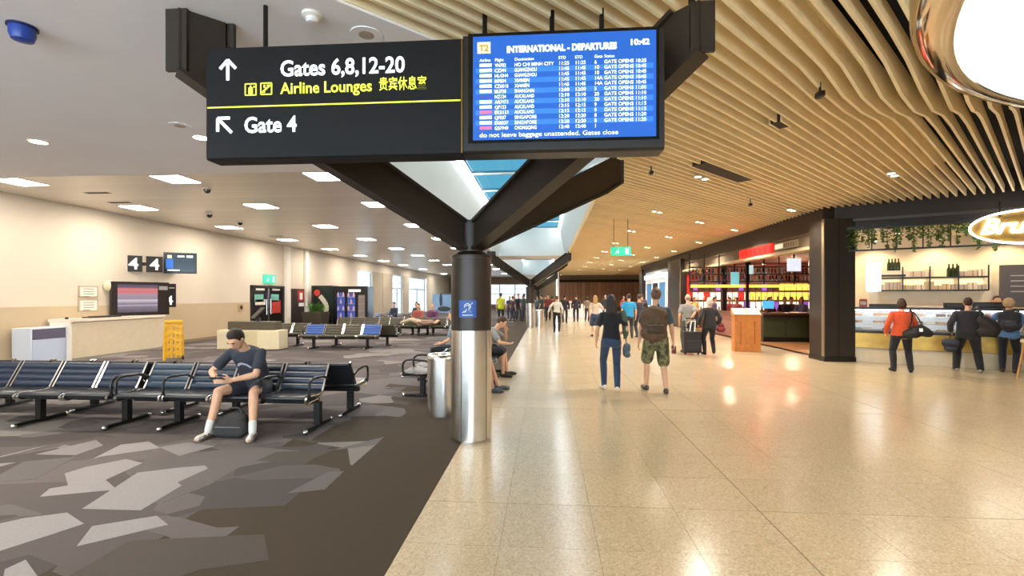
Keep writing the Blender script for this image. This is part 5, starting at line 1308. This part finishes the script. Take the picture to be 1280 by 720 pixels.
    skm = mat('skin_'+skin, SKIN[skin], .55, noise=.05, nscale=30)
    body = soft('person', m, skm, None, v*.75)
    body.location = loc; body.rotation_euler = rot if rot else (0, 0, rz)
    tag(body, label, 'person', group)
    # --- clothes
    col, kind, loose = top; inf = .012*loose
    m = MB(); torso(m, inf, lo=(-.13 if kind != 'crop' else -.06) if kind != 'coat' else -.34)
    for q in (0, 1):
        S, E, W = arms[q]
        if kind in ('short', 'crop'): cap(m, S, S.lerp(E, .62), .047*s+inf*.7, .05*s+inf*1.2)
        elif kind != 'vest': cap(m, S, E, .048*s+inf*.7, .045*s+inf); cap(m, E, E.lerp(W, .92), .045*s+inf, .034*s+inf)
    if collar: cap(m, N-U2*.03*s-R*.03*s, N-U2*.02*s+R*.03*s, .07*s, .07*s)
    tm = topmat or mat('cloth_'+col, col, .85, noise=.1, nscale=14, bump=.25, bscale=18, sheen=.2)
    sh_ = soft('coat' if kind == 'coat' else 'jacket' if (kind == 'long' and loose > 1.2) else 'shirt', m, tm, body, v)
    col, kind, loose = bottom; inf = .012*loose
    m = MB()
    hwid = (.168 if fem else .158)*fat
    m.loft([ring(P-U1*.13*s, R*(hwid*s*.98+inf), F1*(.112*s*fat+inf)), ring(P-U1*.02*s, R*(hwid*s+inf), F1*(.117*s*fat+inf)), ring(P+U1*.07*s, R*(hwid*.95*s+inf*.6), F1*(.105*s*fat+inf*.6))])
    cap(m, P+U1*-.02*s-F1*.045*s-R*.07*s, P+U1*-.05*s-F1*.05*s+R*.07*s, .088*s+inf, .088*s+inf)
    for q in (0, 1):
        H_, K, A = legs[q]
        if kind == 'shorts': cap(m, H_, H_.lerp(K, shortlen), .086*s*fat+inf, .072*s+inf*1.8)
        elif kind == 'skirt': cap(m, H_, H_.lerp(K, .95), .1*s*fat+inf, .1*s+inf)
        else:
            cap(m, H_, K, .085*s*fat+inf, .058*s+inf); cap(m, K, K.lerp(A, .35)-toe[q]*.012*s, .057*s+inf, .057*s+inf); cap(m, K.lerp(A, .35)-toe[q]*.012*s, A+(A-K).normalized()*.005, .057*s+inf, .043*s+inf)
    if kind == 'skirt': cap(m, legs[0][0].lerp(legs[0][1], .85), legs[1][0].lerp(legs[1][1], .85), .09*s+inf, .09*s+inf)
    bmt = botmat or mat('cloth_'+col, col, .85, noise=.12, nscale=10, bump=.25, bscale=16, sheen=.15)
    soft({'shorts': 'shorts', 'skirt': 'skirt'}.get(kind, 'trousers'), m, bmt, body, v)
    shm = mat('shoe_'+shoes, shoes, .6, noise=.1)
    for q in (0, 1):
        A = legs[q][2]; lift = V(0, 0, toelift[q])
        if socks:
            m = MB(); K = legs[q][1]; cap(m, A.lerp(K, .22), A, .045*s, .043*s); cap(m, A+V(0, 0, -.045*s)-toe[q]*.035*s, A+V(0, 0, -.055*s)+toe[q]*.15*s, .041*s, .034*s)
            soft('sock', m, mat('sock_'+socks, socks, .9, bump=.3), body, v*.8)
        m = MB()
        if sandals:
            cap(m, A+V(0, 0, -.075*s)-toe[q]*.05*s, A+V(0, 0, -.078*s)+toe[q]*.15*s, .02*s, .02*s); 
            sd = V(toe[q].y, -toe[q].x, 0)
            for o_ in (-.03, .03): cap(m, A+V(0, 0, -.075*s)-toe[q]*.04*s+sd*o_*s, A+V(0, 0, -.078*s)+toe[q]*.15*s+sd*o_*s, .02*s, .02*s)
            for y_ in (.03, .09): cap(m, A+V(0, 0, -.045*s)+toe[q]*y_*s-sd*.04*s, A+V(0, 0, -.03*s-y_*.25)+toe[q]*y_*s, .021, .021, 8); cap(m, A+V(0, 0, -.03*s-y_*.25)+toe[q]*y_*s, A+V(0, 0, -.045*s)+toe[q]*y_*s+sd*.04*s, .021, .021, 8)
            soft('sandal', m, shm, body, v*.7, 2)
        else:
            cap(m, A+V(0, 0, -.03*s)-toe[q]*.03*s, A+V(0, 0, -.04*s)-toe[q]*.03*s, .043*s, .045*s)
            cap(m, A+V(0, 0, -.045*s)-toe[q]*.035*s, A+V(0, 0, -.046*s)+toe[q]*.1*s-lift*.5, .043*s, .043*s); cap(m, A+V(0, 0, -.046*s)+toe[q]*.1*s-lift*.5, A+V(0, 0, -.054*s)+toe[q]*.175*s-lift, .043*s, .034*s)
            soft('shoe', m, shm, body, v*.8, 3)
    hc, hs = hair
    if hs != 'none':
        m = MB(); hm = mat('hair_'+hc, hc, .6, noise=.25, nscale=40, bump=.3, bscale=60)
        if hs == 'balding': 
            ell(m, Hc+RH @ V(0, -.03, -.01)*s, (.081*s, .078*s, .07*s), RH)
        else:
            ell(m, Hc+RH @ V(0, -.022, .022)*s, (.085*s, .096*s, .108*s), RH); ell(m, Hc+RH @ V(0, -.01, .07)*s, (.07*s, .085*s, .062*s), RH)
            if hs == 'bob': ell(m, Hc+RH @ V(0, -.035, -.03)*s, (.1*s, .085*s, .11*s), RH)
            if hs == 'puff': ell(m, Hc+RH @ V(0, -.03, .02)*s, (.11*s, .11*s, .125*s), RH)
            if hs == 'long':
                for q in (-.045, 0, .045): cap(m, Hc+RH @ V(q, -.06, 0)*s, N-F2*.095*s+R*q*1.2*s-U2*.03*s, .055*s, .04*s)
            if hs == 'pony': 
                ell(m, Hc+RH @ V(0, -.11, .03)*s, (.035*s, .04*s, .035*s), RH); cap(m, Hc+RH @ V(0, -.12, .02)*s, N-F2*.15*s-U2*.1*s, .035*s, .03*s)
            if hs == 'bun': ell(m, Hc+RH @ V(0, -.1, .05)*s, (.05*s, .05*s, .045*s), RH)
        soft('hair', m, hm, body, v*.9)
    if face:
        ew = mat('eye_dark', '2a201a', .3)
        for q in (-1, 1):
            MB().ball(Hc+RH @ V(q*.03, .086, .008)*s, (.009*s, .007*s, .005*s), 10, 6).build('eye', ew, body, smooth=True)
            m = MB(); cap(m, Hc+RH @ V(q*.018, .097, .027)*s, Hc+RH @ V(q*.045, .089, .026)*s, .006*s, .005*s, 6); m.build('eyebrow', mat('hair_'+hc, hc), body)
        m = MB(); cap(m, Hc+RH @ V(-.02, .093, -.06)*s, Hc+RH @ V(.02, .093, -.06)*s, .006*s, .006*s, 8); m.build('mouth', mat('lips', '9a5a4c', .5), body)
    return dict(body=body, N=N, C=Cc, P=P, H=Hc, arms=arms, legs=legs, s=s, sh=sh, U=U2, F=F2)
def walk(a, b, s=1., w=.1): return [(-w, a, .085 if a >= 0 else .13), (w, b, .085 if b >= 0 else .13)]
def sitfeet(y=.42, w=.12): return [(-w, y, .085), (w, y, .085)]
def gp(px, py): return G(px, py)
def at(p, z=0.): return (p[0], p[1], z)
# --- man with phone in the front row
sm_x, sm_y = -3.72, 5.80
def tee_print():
    m = mat('tee_navy', '33353f', .85, noise=.1, nscale=14, bump=.25, bscale=18); nt = m.node_tree; b = nt.nodes['Principled BSDF']
    src = b.inputs['Base Color'].links[0].from_socket
    tc = nt.nodes.new('ShaderNodeTexCoord'); mp = nt.nodes.new('ShaderNodeVectorMath'); mp.operation = 'SUBTRACT'; mp.inputs[1].default_value = (.0, .36, .72)
    nt.links.new(tc.outputs['Object'], mp.inputs[0])
    sc = nt.nodes.new('ShaderNodeVectorMath'); sc.operation = 'MULTIPLY'; sc.inputs[1].default_value = (1, 0, 1.0); nt.links.new(mp.outputs[0], sc.inputs[0])
    ln = nt.nodes.new('ShaderNodeVectorMath'); ln.operation = 'LENGTH'; nt.links.new(sc.outputs[0], ln.inputs[0])
    r = nt.nodes.new('ShaderNodeValToRGB'); r.color_ramp.interpolation = 'CONSTANT'; e = r.color_ramp.elements
    e[0].position = 0; e[0].color = (0, 0, 0, 1); e[1].position = .085; e[1].color = (1, 1, 1, 1); x = e.new(.112); x.color = (0, 0, 0, 1)
    nt.links.new(ln.outputs['Value'], r.inputs['Fac'])
    sx = nt.nodes.new('ShaderNodeSeparateXYZ'); nt.links.new(mp.outputs[0], sx.inputs['Vector'])
    g1 = nt.nodes.new('ShaderNodeMath'); g1.operation = 'GREATER_THAN'; g1.inputs[1].default_value = .0; nt.links.new(sx.outputs['Z'], g1.inputs[0])
    g2 = nt.nodes.new('ShaderNodeMath'); g2.operation = 'GREATER_THAN'; g2.inputs[1].default_value = -.15; nt.links.new(sx.outputs['Y'], g2.inputs[0])
    mu = nt.nodes.new('ShaderNodeMath'); mu.operation = 'MULTIPLY'; nt.links.new(g1.outputs[0], mu.inputs[0]); nt.links.new(g2.outputs[0], mu.inputs[1])
    mu2 = nt.nodes.new('ShaderNodeMath'); mu2.operation = 'MULTIPLY'; nt.links.new(mu.outputs[0], mu2.inputs[0]); nt.links.new(r.outputs['Color'], mu2.inputs[1])
    mx = nt.nodes.new('ShaderNodeMix'); mx.data_type = 'RGBA'; mx.inputs[7].default_value = (*lin('b4b2c0'), 1)
    nt.links.new(mu2.outputs[0], mx.inputs[0]); nt.links.new(src, mx.inputs[6]); nt.links.new(mx.outputs[2], b.inputs['Base Color'])
    return m
sman = person('seated man in dark tee and shorts bent over a phone', (sm_x, sm_y, 0), 1.8, math.pi, v=.0105, skin='light', hair=('2a1c14', 'short'), top=('33353f', 'short', 1.3), bottom=('262530', 'shorts', 1.2), shoes='5a4a3e',
  pelvis=(-.02, .0, .545), lean=(.32, .62), head=(.35, -.12), feet=[(-.335, .56, .09), (.20, .56, .09)], kneepole=[V(-.25, 1, .8), V(.25, 1, .8)], wrists=[(-.03, .50, .66), (.16, .50, .66)],
  poles=(V(-1, .0, -.6), V(1, .0, -.6)), curl=.9, handdir=(((.55, .75, .12), (0, .1, 1), (.5, -.3, .6)), ((-.5, .8, .1), (0, .1, 1), (-.5, -.3, .6))), topmat=tee_print(), socks='d8d4cc', sandals=True, shortlen=.55, face=True, fat=1.08,
  toes=((-.35, 1, 0), (.1, 1, 0)))
t = thing('smartphone', 'black phone held by the seated man', 'phone', (sm_x-.065, sm_y-.605, .70), math.pi)
o = MB().box(-.075, .075, -.038, .038, -.005, .005).build('case', black, t, bevel=.004); o.rotation_euler = (.5, 0, .1)
o2 = MB().box(-.068, .068, -.034, .034, .005, .006).build('display', mat('phone_disp', '2a3038', .1, emit='8090a0', es=.3), t); o2.rotation_euler = (.5, 0, .1)
bgx, bgy = G(278, 551)
t = thing('floor_bag', 'dark grey bag on the carpet between the seated man\'s feet', 'bag', (bgx+.0, bgy+.16, 0))
m = MB(); cap(m, (-.12, 0, .1), (.12, 0, .1), .1, .1); cap(m, (-.1, .03, .17), (.1, .03, .19), .08, .08); cap(m, (-.13, -.04, .06), (.13, -.04, .06), .06, .06); cap(m, (-.04, .06, .22), (.06, .06, .24), .06, .05)
soft('body', m, mat('bag_char', '2e2b2b', .8, noise=.15, bump=.3, bscale=25), t, .012)
MB().tube([(-.15, -.08, .13), (-.05, -.115, .14), (.05, -.115, .14), (.15, -.08, .13)], .006, 6).build('zip', mat('zip_grey', '6a6868', .5), t)
MB().tube([(-.08, .06, .24), (-.05, .05, .32), (.05, .05, .33), (.1, .06, .25)], .012, 6).build('strap', black, t)
# --- walking couple
wx, wy = G(764, 489)
w1 = person('woman in black top and blue jeans walking away with a bag', (wx, wy, 0), 1.68, .02, True, .0125, 'light', ('2a1c16', 'long'), ('17161a', 'short', 1.), ('2c3f5a', 'long', .8), 'd8c4b0',
  feet=[(-.10, .16, .088), (.09, -.10, .10)], wrists=[(-.25, .05, .86), (.20, .16, 1.0)], head=(0, -.35), lean=(.0, .02))
def worn_backpack(label, fig, rz, loc, c1, c2, w=.16, d=.13, h=.46, dz=-.03):
    t = thing('backpack', label, 'backpack', loc, rz)
    b = fig['C']+fig['U']*(.08*fig['s'])-fig['F']*(.12*fig['s']+d*.5)+V(0, 0, dz)
    m = MB()
    for z in (-h/2+.1, 0, h/2-.12): cap(m, b+V(-w*.5, 0, z), b+V(w*.5, 0, z), d*.78, d*.78)
    cap(m, b+V(0, 0, -h/2+.1), b+V(0, 0, h/2-.1), w*.8, w*.72)
    soft('body', m, mat('pack_'+c1, c1, .8, noise=.15, nscale=8, bump=.3, bscale=20), t, .014)
    m = MB(); cap(m, b+V(-w*.35, -d*.7, -h*.2), b+V(w*.35, -d*.7, -h*.2), .07, .07); cap(m, b+V(-w*.35, -d*.7, -h*.08), b+V(w*.35, -d*.7, -h*.08), .06, .06)
    soft('pocket', m, mat('pack_'+c2, c2, .8, noise=.12, bump=.3, bscale=20), t, .014)
    for q in (-1, 1):
        S = fig['N']-fig['U']*.05
        MB().tube([b+V(q*w*.5, d*.2, h*.36), S+V(q*.1, -.06, .055), S+V(q*.11, .02, .065), S+V(q*.115, .11, -.02), S+V(q*.12, .13, -.16), S+V(q*.15, .06, -.3), b+V(q*w*.75, d*.3, -h*.3)], .018, 6).build('strap', mat('pack_'+c2, c2), t)
    MB().tube([b+V(-w*.6, -d*.95, -.02), b+V(0, -d*1.15, -.01), b+V(w*.6, -d*.95, -.02)], .006, 6).build('zip', mat('zip_tan', '8a7a60', .4), t)
    return t
t = thing('shoulder_bag', 'green grey shawl and soft grey bag over the right arm of the woman in black', 'bag', (wx, wy, 0), .02)
m = MB(); cap(m, (.2, -.04, 1.36), (.235, -.03, 1.12), .05, .06); cap(m, (.235, -.03, 1.12), (.25, .02, .98), .06, .05); soft('shawl', m, mat('shawl', '4d5a4a', .9, noise=.2, bump=.3), t, .014)
m = MB(); cap(m, (.27, .0, .78), (.27, .06, .70), .065, .07); cap(m, (.27, -.03, .64), (.27, .08, .64), .06, .06); soft('pouch', m, mat('pouch_grey', '5d6670', .8, noise=.15, bump=.3), t, .014)
MB().tube([(.235, 0, 1.0), (.255, .02, .9), (.27, .03, .8)], .01, 6).build('strap', mat('pouch_grey', '5d6670'), t)
def camo():
    m = mat('camo', '5f5a3c', .9, bump=.3, bscale=18); nt = m.node_tree; b = nt.nodes['Principled BSDF']
    tc = nt.nodes.new('ShaderNodeTexCoord'); n = nt.nodes.new('ShaderNodeTexNoise'); n.inputs['Scale'].default_value = 11; nt.links.new(tc.outputs['Object'], n.inputs['Vector'])
    r = nt.nodes.new('ShaderNodeValToRGB'); r.color_ramp.interpolation = 'CONSTANT'; e = r.color_ramp.elements
    e[0].position = 0; e[0].color = (*lin('3f3e2a'), 1); e[1].position = .44; e[1].color = (*lin('6b6846'), 1); x = e.new(.56); x.color = (*lin('8a8460'), 1); x = e.new(.64); x.color = (*lin('54492f'), 1)
    nt.links.new(n.outputs['Fac'], r.inputs['Fac']); nt.links.new(r.outputs['Color'], b.inputs['Base Color']); return m
mx_, my_ = G(820, 491)
w2 = person('man in grey tee and camouflage shorts walking away', (mx_, my_, 0), 1.79, -.05, False, .0125, 'light', ('6a4c36', 'short'), ('4b5058', 'short', 1.4), ('5f5a3c', 'shorts', 1.6), '4a4038',
  feet=[(-.13, .22, .088), (.13, -.18, .11)], wrists=[(-.27, .08, .86), (.31, .1, .84)], botmat=camo(), fat=1.1)
worn_backpack('brown canvas backpack worn by the man in camouflage shorts', w2, -.05, (mx_-.07, my_, 0), '5c452f', '463525', w=.2, d=.16, h=.52, dz=-.1)
t = thing('water_flask', 'small red brown case in the right hand of the man in shorts', 'case', (mx_+.33, my_+.13, .66)); MB().box(-.03, .03, -.05, .05, 0, .13).build('body', mat('flask_red', '6a2a1c', .5), t, bevel=.01); MB().tube([(0, -.03, .13), (0, -.02, .16), (0, .02, .16), (0, .03, .13)], .005, 6).build('strap', black, t)
# --- further walkers
def mk(label, px, py, h, **k):
    x, y = G(px, py); k.setdefault('v', .018); return person(label, (x, y, 0), h, **k), x, y
f, x, y = mk('elderly man in grey shirt with luggage near the restaurant', 860, 441, 1.72, hair=('8a8078', 'balding'), top=('8a8680', 'short', 1.4), bottom=('5a564c', 'long', 1.3), shoes='2a2622', wrists=[(-.25, .0, .85), (-.02, -.22, .95)], fat=1.1)
t = thing('suitcase', 'black wheeled suitcase with pale strap behind the man in grey', 'suitcase', (x-.02, y-.42, 0))
MB().box(-.24, .24, -.14, .14, .06, .66).build('shell', mat('case_black', '1e1c1c', .6, noise=.1, bump=.2), t, bevel=.03, seg=3)
MB().box(-.2, .2, -.17, -.13, .12, .42).build('pocket', mat('case_black2', '262424', .6), t, bevel=.02)
for q in (-1, 1): MB().cyl((q*.12, .1, .62), .012, .4, 8).build('pole', chrome, t); w_o = MB().lathe([(.04, -.02), (.04, .02)], 12); w_o.v = [(z_+q*.18, x_, y_+.042) for x_, y_, z_ in w_o.v]; w_o.build('wheel', black, t)
MB().box(-.14, .14, .085, .115, 1.0, 1.03).build('handle', black, t)
m = MB(); m.add(*flatbar((-.06, .95), (-.1, .66), .025, -.17, -.15)); m.add(*flatbar((.05, .95), (.03, .66), .025, -.17, -.15)); m.add(*flatbar((-.07, .95), (.07, .95), .025, -.17, -.15)); m.build('luggage_tag', white_ink, t)
f, x, y = mk('white haired woman in dark clothes walking past the restaurant', 887, 444, 1.62, fem=True, hair=('cfc4b4', 'bob'), top=('1f1d22', 'long', 1.6), bottom=('1c1a1e', 'long', 1.2), shoes='141214', wrists=[(-.28, .05, .86), (.26, .05, .84)], fat=1.15, feet=walk(.1, -.04))
t = thing('red_handbag', 'dark red handbag at the side of the white haired woman', 'bag', (x+.3, y-.02, 0)); m = MB(); cap(m, (-.03, 0, .72), (.03, 0, .72), .09, .09); cap(m, (-.02, 0, .84), (.02, 0, .84), .06, .06); soft('body', m, mat('bag_red', '7a2024', .6, noise=.1), t, .016); MB().tube([(0, -.04, .86), (-.04, 0, 1.0), (0, .04, .86)], .01, 6).build('strap', mat('bag_red', '7a2024'), t)
mk('blonde woman in pale top and dark skirt further down the walkway', 744, 421, 1.68, fem=True, hair=('b08a50', 'long'), top=('d0b8a0', 'short', 1.2), bottom=('35405a', 'skirt', 1.2), shoes='2a2224', feet=walk(.14, -.12), wrists=[(-.22, .05, .86), (.2, .15, 1.2)])
mk('person in bright blue shirt beyond the walking couple', 786, 424, 1.74, hair=('2a2220', 'short'), top=('2089b8', 'short', 1.5), bottom=('2a2a30', 'long', 1.2), feet=walk(.12, -.1), fat=1.15)
mk('person in dark jacket partly hidden left of the man in shorts', 799, 423, 1.72, hair=('30261f', 'short'), top=('3a3038', 'long', 1.4), bottom=('30303a', 'long', 1.), feet=walk(-.1, .12))
f, x, y = mk('person in white shirt and black trousers striding near the second column', 696, 416, 1.68, fem=True, hair=('6a4a34', 'bun'), top=('d6cdbd', 'long', 1.1), bottom=('1c1a1c', 'long', 1.), shoes='4a3a30', feet=walk(.16, -.18), wrists=[(-.36, -.12, .95), (.25, .1, .86)])
mk('dark clothed person beside the far white counter', 706, 404, 1.74, hair=('2a221c', 'short'), top=('2c2830', 'long', 1.4), bottom=('25242a', 'long', 1.), feet=walk(-.1, .1))
mk('dark suited person standing right at the far white counter', 720, 402, 1.76, hair=('2a221c', 'short'), top=('2a2a38', 'long', 1.4), bottom=('24242e', 'long', 1.))
hv = mat('hi_vis', 'c2d02c', .8, noise=.06, bump=.2)
mk('worker in yellow high visibility vest beyond the column', 626, 404, 1.84, hair=('20201c', 'short'), top=('c2d02c', 'vest', 1.9), bottom=('262a20', 'long', 1.2), topmat=hv, shoes='20201c', fat=1.1)
crowd = [(641, 402, '4a3038', 'red brown'), (648, 401, '2c2c3a', 'navy'), (655, 402, '3a4a4a', 'teal grey'), (643, 398, '5a5058', 'mauve grey'), (653.5, 397.5, '8a8a98', 'pale grey'), (637, 398, '30343c', 'charcoal'), (677, 403, '2a3a30', 'dark green'), (685, 401, '7a2a2a', 'dark red'), (690, 398, '8a3030', 'bright red'), (682, 397, '3a3038', 'plum'),
         (734, 402, '8a7a6a', 'beige'), (757, 399, '303038', 'black'), (765, 397, '6a6a78', 'slate'), (779, 399, '9a4a4a', 'rose'), (803, 405, '5a3a3a', 'maroon'), (672, 397, '505868', 'steel blue')]
rnd = random.Random(4)
for i, (px, py, c, nm) in enumerate(crowd):
    mk('distant figure in %s top within the far crowd' % nm, px, py, rnd.uniform(1.6, 1.82), v=.026, fem=i % 3 == 0, hair=(rnd.choice(['2a211b', '4a3626', '1c1a1a', '7a5a3a']), rnd.choice(['short', 'bob', 'short'])), top=(c, rnd.choice(['long', 'short']), 1.3), bottom=(rnd.choice(['22232c', '303848', '3a342e']), 'long', 1.1), rz=rnd.uniform(-1, 1)+(math.pi if i % 2 else 0), feet=[(-.1, rnd.uniform(-.15, .15), .085), (.1, rnd.uniform(-.1, .15), .085)])
# --- cafe customers
f, x, y = mk('woman in orange jacket queuing at the cafe', 1127, 465, 1.6, rz=CAF+.1, fem=True, v=.013, hair=('3a2418', 'bob'), top=('c84a20', 'long', 1.7), bottom=('16161a', 'long', 1.4), shoes='141214', wrists=[(-.26, .04, .84), (.2, .3, .98)], fat=1.12, feet=[(-.14, -.02, .085), (.15, -.03, .085)])
t = thing('shoulder_bag', 'large black shoulder bag carried by the woman in orange', 'bag', (x, y, 0), CAF+.1)
m = MB(); cap(m, (.2, -.14, .92), (.42, -.1, .86), .1, .09); cap(m, (.06, -.17, .84), (.2, -.15, .86), .09, .11); cap(m, (.3, -.1, .98), (.4, -.08, .9), .07, .08); soft('body', m, mat('bag_black', '1a1a1c', .6, noise=.1, bump=.2), t, .014)
MB().tube([(.06, -.2, .88), (.13, -.165, 1.1), (.145, -.16, 1.28), (.13, -.1, 1.385), (.12, .0, 1.385)], .014, 6).build('strap', black, t); MB().tube([(.34, -.1, 1.0), (.22, -.165, 1.22), (.15, -.16, 1.32)], .014, 6).build('strap', black, t); MB().box(.24, .3, -.255, -.245, .9, .97).build('tag', white_ink, t)
f, x, y = mk('man in dark jacket and trousers waiting at the cafe counter', 1210, 465, 1.62, rz=CAF-.05, v=.013, hair=('3a2218', 'short'), top=('24222a', 'long', 2.0), bottom=('1b1918', 'long', 2.), shoes='8a8478', wrists=[(-.27, .1, .88), (.2, .28, 1.0)], fat=1.2, feet=[(-.19, 0, .085), (.2, .02, .085)])
t = thing('shoulder_bag', 'bulky dark bag slung on the right side of the man in dark jacket', 'bag', (x, y, 0), CAF-.05)
m = MB(); cap(m, (.22, -.16, 1.12), (.36, -.12, .98), .13, .15); cap(m, (.2, -.16, .9), (.36, -.12, .9), .1, .12); soft('body', m, mat('bag_brownblack', '241f1c', .7, noise=.1, bump=.3), t, .015); MB().tube([(.18, -.27, 1.15), (.16, -.2, 1.3), (.14, -.12, 1.41), (.13, 0, 1.41)], .016, 6).build('strap', black, t)
t = thing('hip_bag', 'small dark bag at the left hip of the man in dark jacket', 'bag', (x, y, 0), CAF-.05)
m = MB(); cap(m, (-.34, -.05, .62), (-.22, -.08, .62), .1, .1); cap(m, (-.32, -.05, .5), (-.24, -.06, .5), .08, .08); soft('body', m, mat('bag_slate', '2c2e38', .7, noise=.1), t, .015); MB().tube([(-.3, -.05, .7), (-.28, .0, .84)], .01, 6).build('strap', black, t)
f, x, y = mk('fair haired woman in blue shirt with backpack at the cafe', 1261, 466, 1.6, rz=CAF-.35, fem=True, v=.013, hair=('c8a47c', 'puff'), top=('5b7ca6', 'short', 1.5), bottom=('1c2028', 'long', 1.1), shoes='3a2a22', wrists=[(-.3, .12, .95), (.2, .2, .95)], fat=1.05, feet=[(-.1, .02, .085), (.1, -.03, .085)])
worn_backpack('dark grey backpack on the woman in blue shirt', f, CAF-.35, (x+.04, y, 0), '2c2c30', '3a3a40', w=.17, d=.13, h=.44)
P = CP+ce*CL(1246, 372, 1.5)[0]+cn*1.5
person('barista in white behind the pastry counter', (P.x, P.y, 0), 1.66, CAF+math.pi, True, .018, 'light', ('3a261a', 'bun'), ('e0dcd4', 'long', 1.2), ('2a2a2a', 'long', 1.))
P = CP+ce*CL(1215, 372, 1.8)[0]+cn*2.0
# --- restaurant guests
for px, Y, c, hc, nm in [(962, 19.2, '6a1c22', '2a1c18', 'maroon'), (981, 19.4, '2c2a34', '221a16', 'charcoal'), (989, 19.9, '3a2a2a', '2a1e18', 'dark brown'), (1002, 19.3, '7a7490', '2a1c16', 'lilac')]:
    person('guest in %s top behind the green bar' % nm, (onY(px, Y), Y, 0), 1.62, math.pi+.3*(px % 3-1), px % 2 == 0, .02, 'tan', (hc, 'long' if px % 2 == 0 else 'short'), (c, 'long', 1.3), ('25242a', 'long', 1.), wrists=[(-.15, .25, 1.0), (.15, .25, 1.0)])
for px, Y, c, nm in [(868, 25.3, 'd8a820', 'yellow'), (893, 23.4, '6a5a90', 'violet'), (912, 21.5, '8a2a2a', 'red'), (921, 20.6, '8a3430', 'brick red')]:
    person('restaurant guest in %s top beyond the planked wall' % nm, (onY(px, Y), Y, 0), 1.6, .8*(px % 3-1)+math.pi, px % 2 == 0, .022, 'tan', ('2a1e18', 'short'), (c, 'short', 1.3), ('2c2c34', 'long', 1.))
# --- seated along the walkway behind the near column (facing the tiles)
def sit(label, x, y, rz, h=1.74, seat=.44, **k):
    k.setdefault('v', .014); return person(label, (x, y, 0), h, rz, pelvis=(0, 0, seat+.105), kneepole=[V(-.2, 1, .6), V(.2, 1, .6)], **k)
sit('seated man in grey tee resting his head on one hand', -1.3, 9.75, -math.pi/2, hair=('4a2e1e', 'short'), top=('8f8d8a', 'short', 1.2), bottom=('1d1c20', 'shorts', 1.3), shoes='2e2a28', lean=(.45, .65), feet=[(-.1, .48, .085), (.16, .42, .085)], wrists=[(-.05, .46, .93), (.12, .52, .68)], poles=(V(-.6, .3, -1), V(1, .1, -.6)), head=(.2, .1), fat=1.1)
sit('seated traveller in pale shorts half hidden behind the near column', -1.42, 8.15, -math.pi/2, hair=('6a5a4a', 'short'), top=('8fa0b4', 'short', 1.2), bottom=('b8b4a8', 'shorts', 1.3), shoes='55585a', lean=(.0, .05), feet=[(-.12, .58, .085), (.1, .50, .085)], wrists=[(-.12, .3, .62), (.14, .3, .62)])
sit('seated traveller in blue grey shirt left of the near column', -1.98, 10.1, math.pi/2, hair=('5a4636', 'short'), top=('74808e', 'short', 1.2), bottom=('2c2c34', 'long', 1.2), shoes='2e2a28', lean=(-.05, .05), feet=[(-.1, .46, .085), (.12, .46, .085)], wrists=[(-.12, .3, .62), (.14, .3, .62)])
# --- resting travellers in the middle distance
lie = Matrix(((0, 0, 1), (1, 0, 0), (0, 1, 0))).to_euler()
person('traveller in pale trousers lying along the mid-hall seats', (onY(500, 19.1), 19.05, .56), 1.72, 0, v=.02, top=('8a6a58', 'long', 1.4), bottom=('b5a88c', 'long', 1.3), shoes='5a5048', rot=lie, hair=('3a2a20', 'short'))
for px, Y, c, nm, hc in [(523, 20.3, 'a8584c', 'coral', '3a2a1e'), (541, 20.4, '6a3a5a', 'purple', 'a8906a'), (493, 24.6, '2c3448', 'navy', '241c18'), (521, 25.2, '30343c', 'charcoal', '20201e')]:
    sit('traveller in %s top sitting among the mid-hall seats' % nm, onY(px, Y), Y, math.pi if Y < 22 else math.pi*.9, 1.7, v=.02, hair=(hc, 'short'), top=(c, 'long', 1.3), bottom=('2c2c34', 'long', 1.2), feet=sitfeet(), wrists=[(-.12, .3, .62), (.14, .3, .62)], lean=(-.05, .1))
t = thing('drinks_cooler', 'stack of bags on the seats beside the lying traveller', 'luggage', (onY(487, 19.3), 19.2, .45)) if False else None
bake_soft()
bake_text_fit = None
dg = bpy.context.evaluated_depsgraph_get()
for o in list(TEXTQ):
    me = bpy.data.meshes.new_from_object(o.evaluated_get(dg)); nm = o.name
    n = bpy.data.objects.new(nm, me); C.objects.link(n)
    n.parent = o.parent; n.location = o.location; n.rotation_euler = o.rotation_euler; sx = 1.
    if o in FIT and len(me.vertices):
        xs_ = [v_.co.x for v_ in me.vertices]; x0, x1 = min(xs_), max(xs_); sx = FIT[o]/(x1-x0)
        me.transform(Matrix.Diagonal((sx, 1, 1, 1)) @ Matrix.Translation((-x0, 0, 0)))
    bpy.data.objects.remove(o); n.name = nm.split('.')[0]
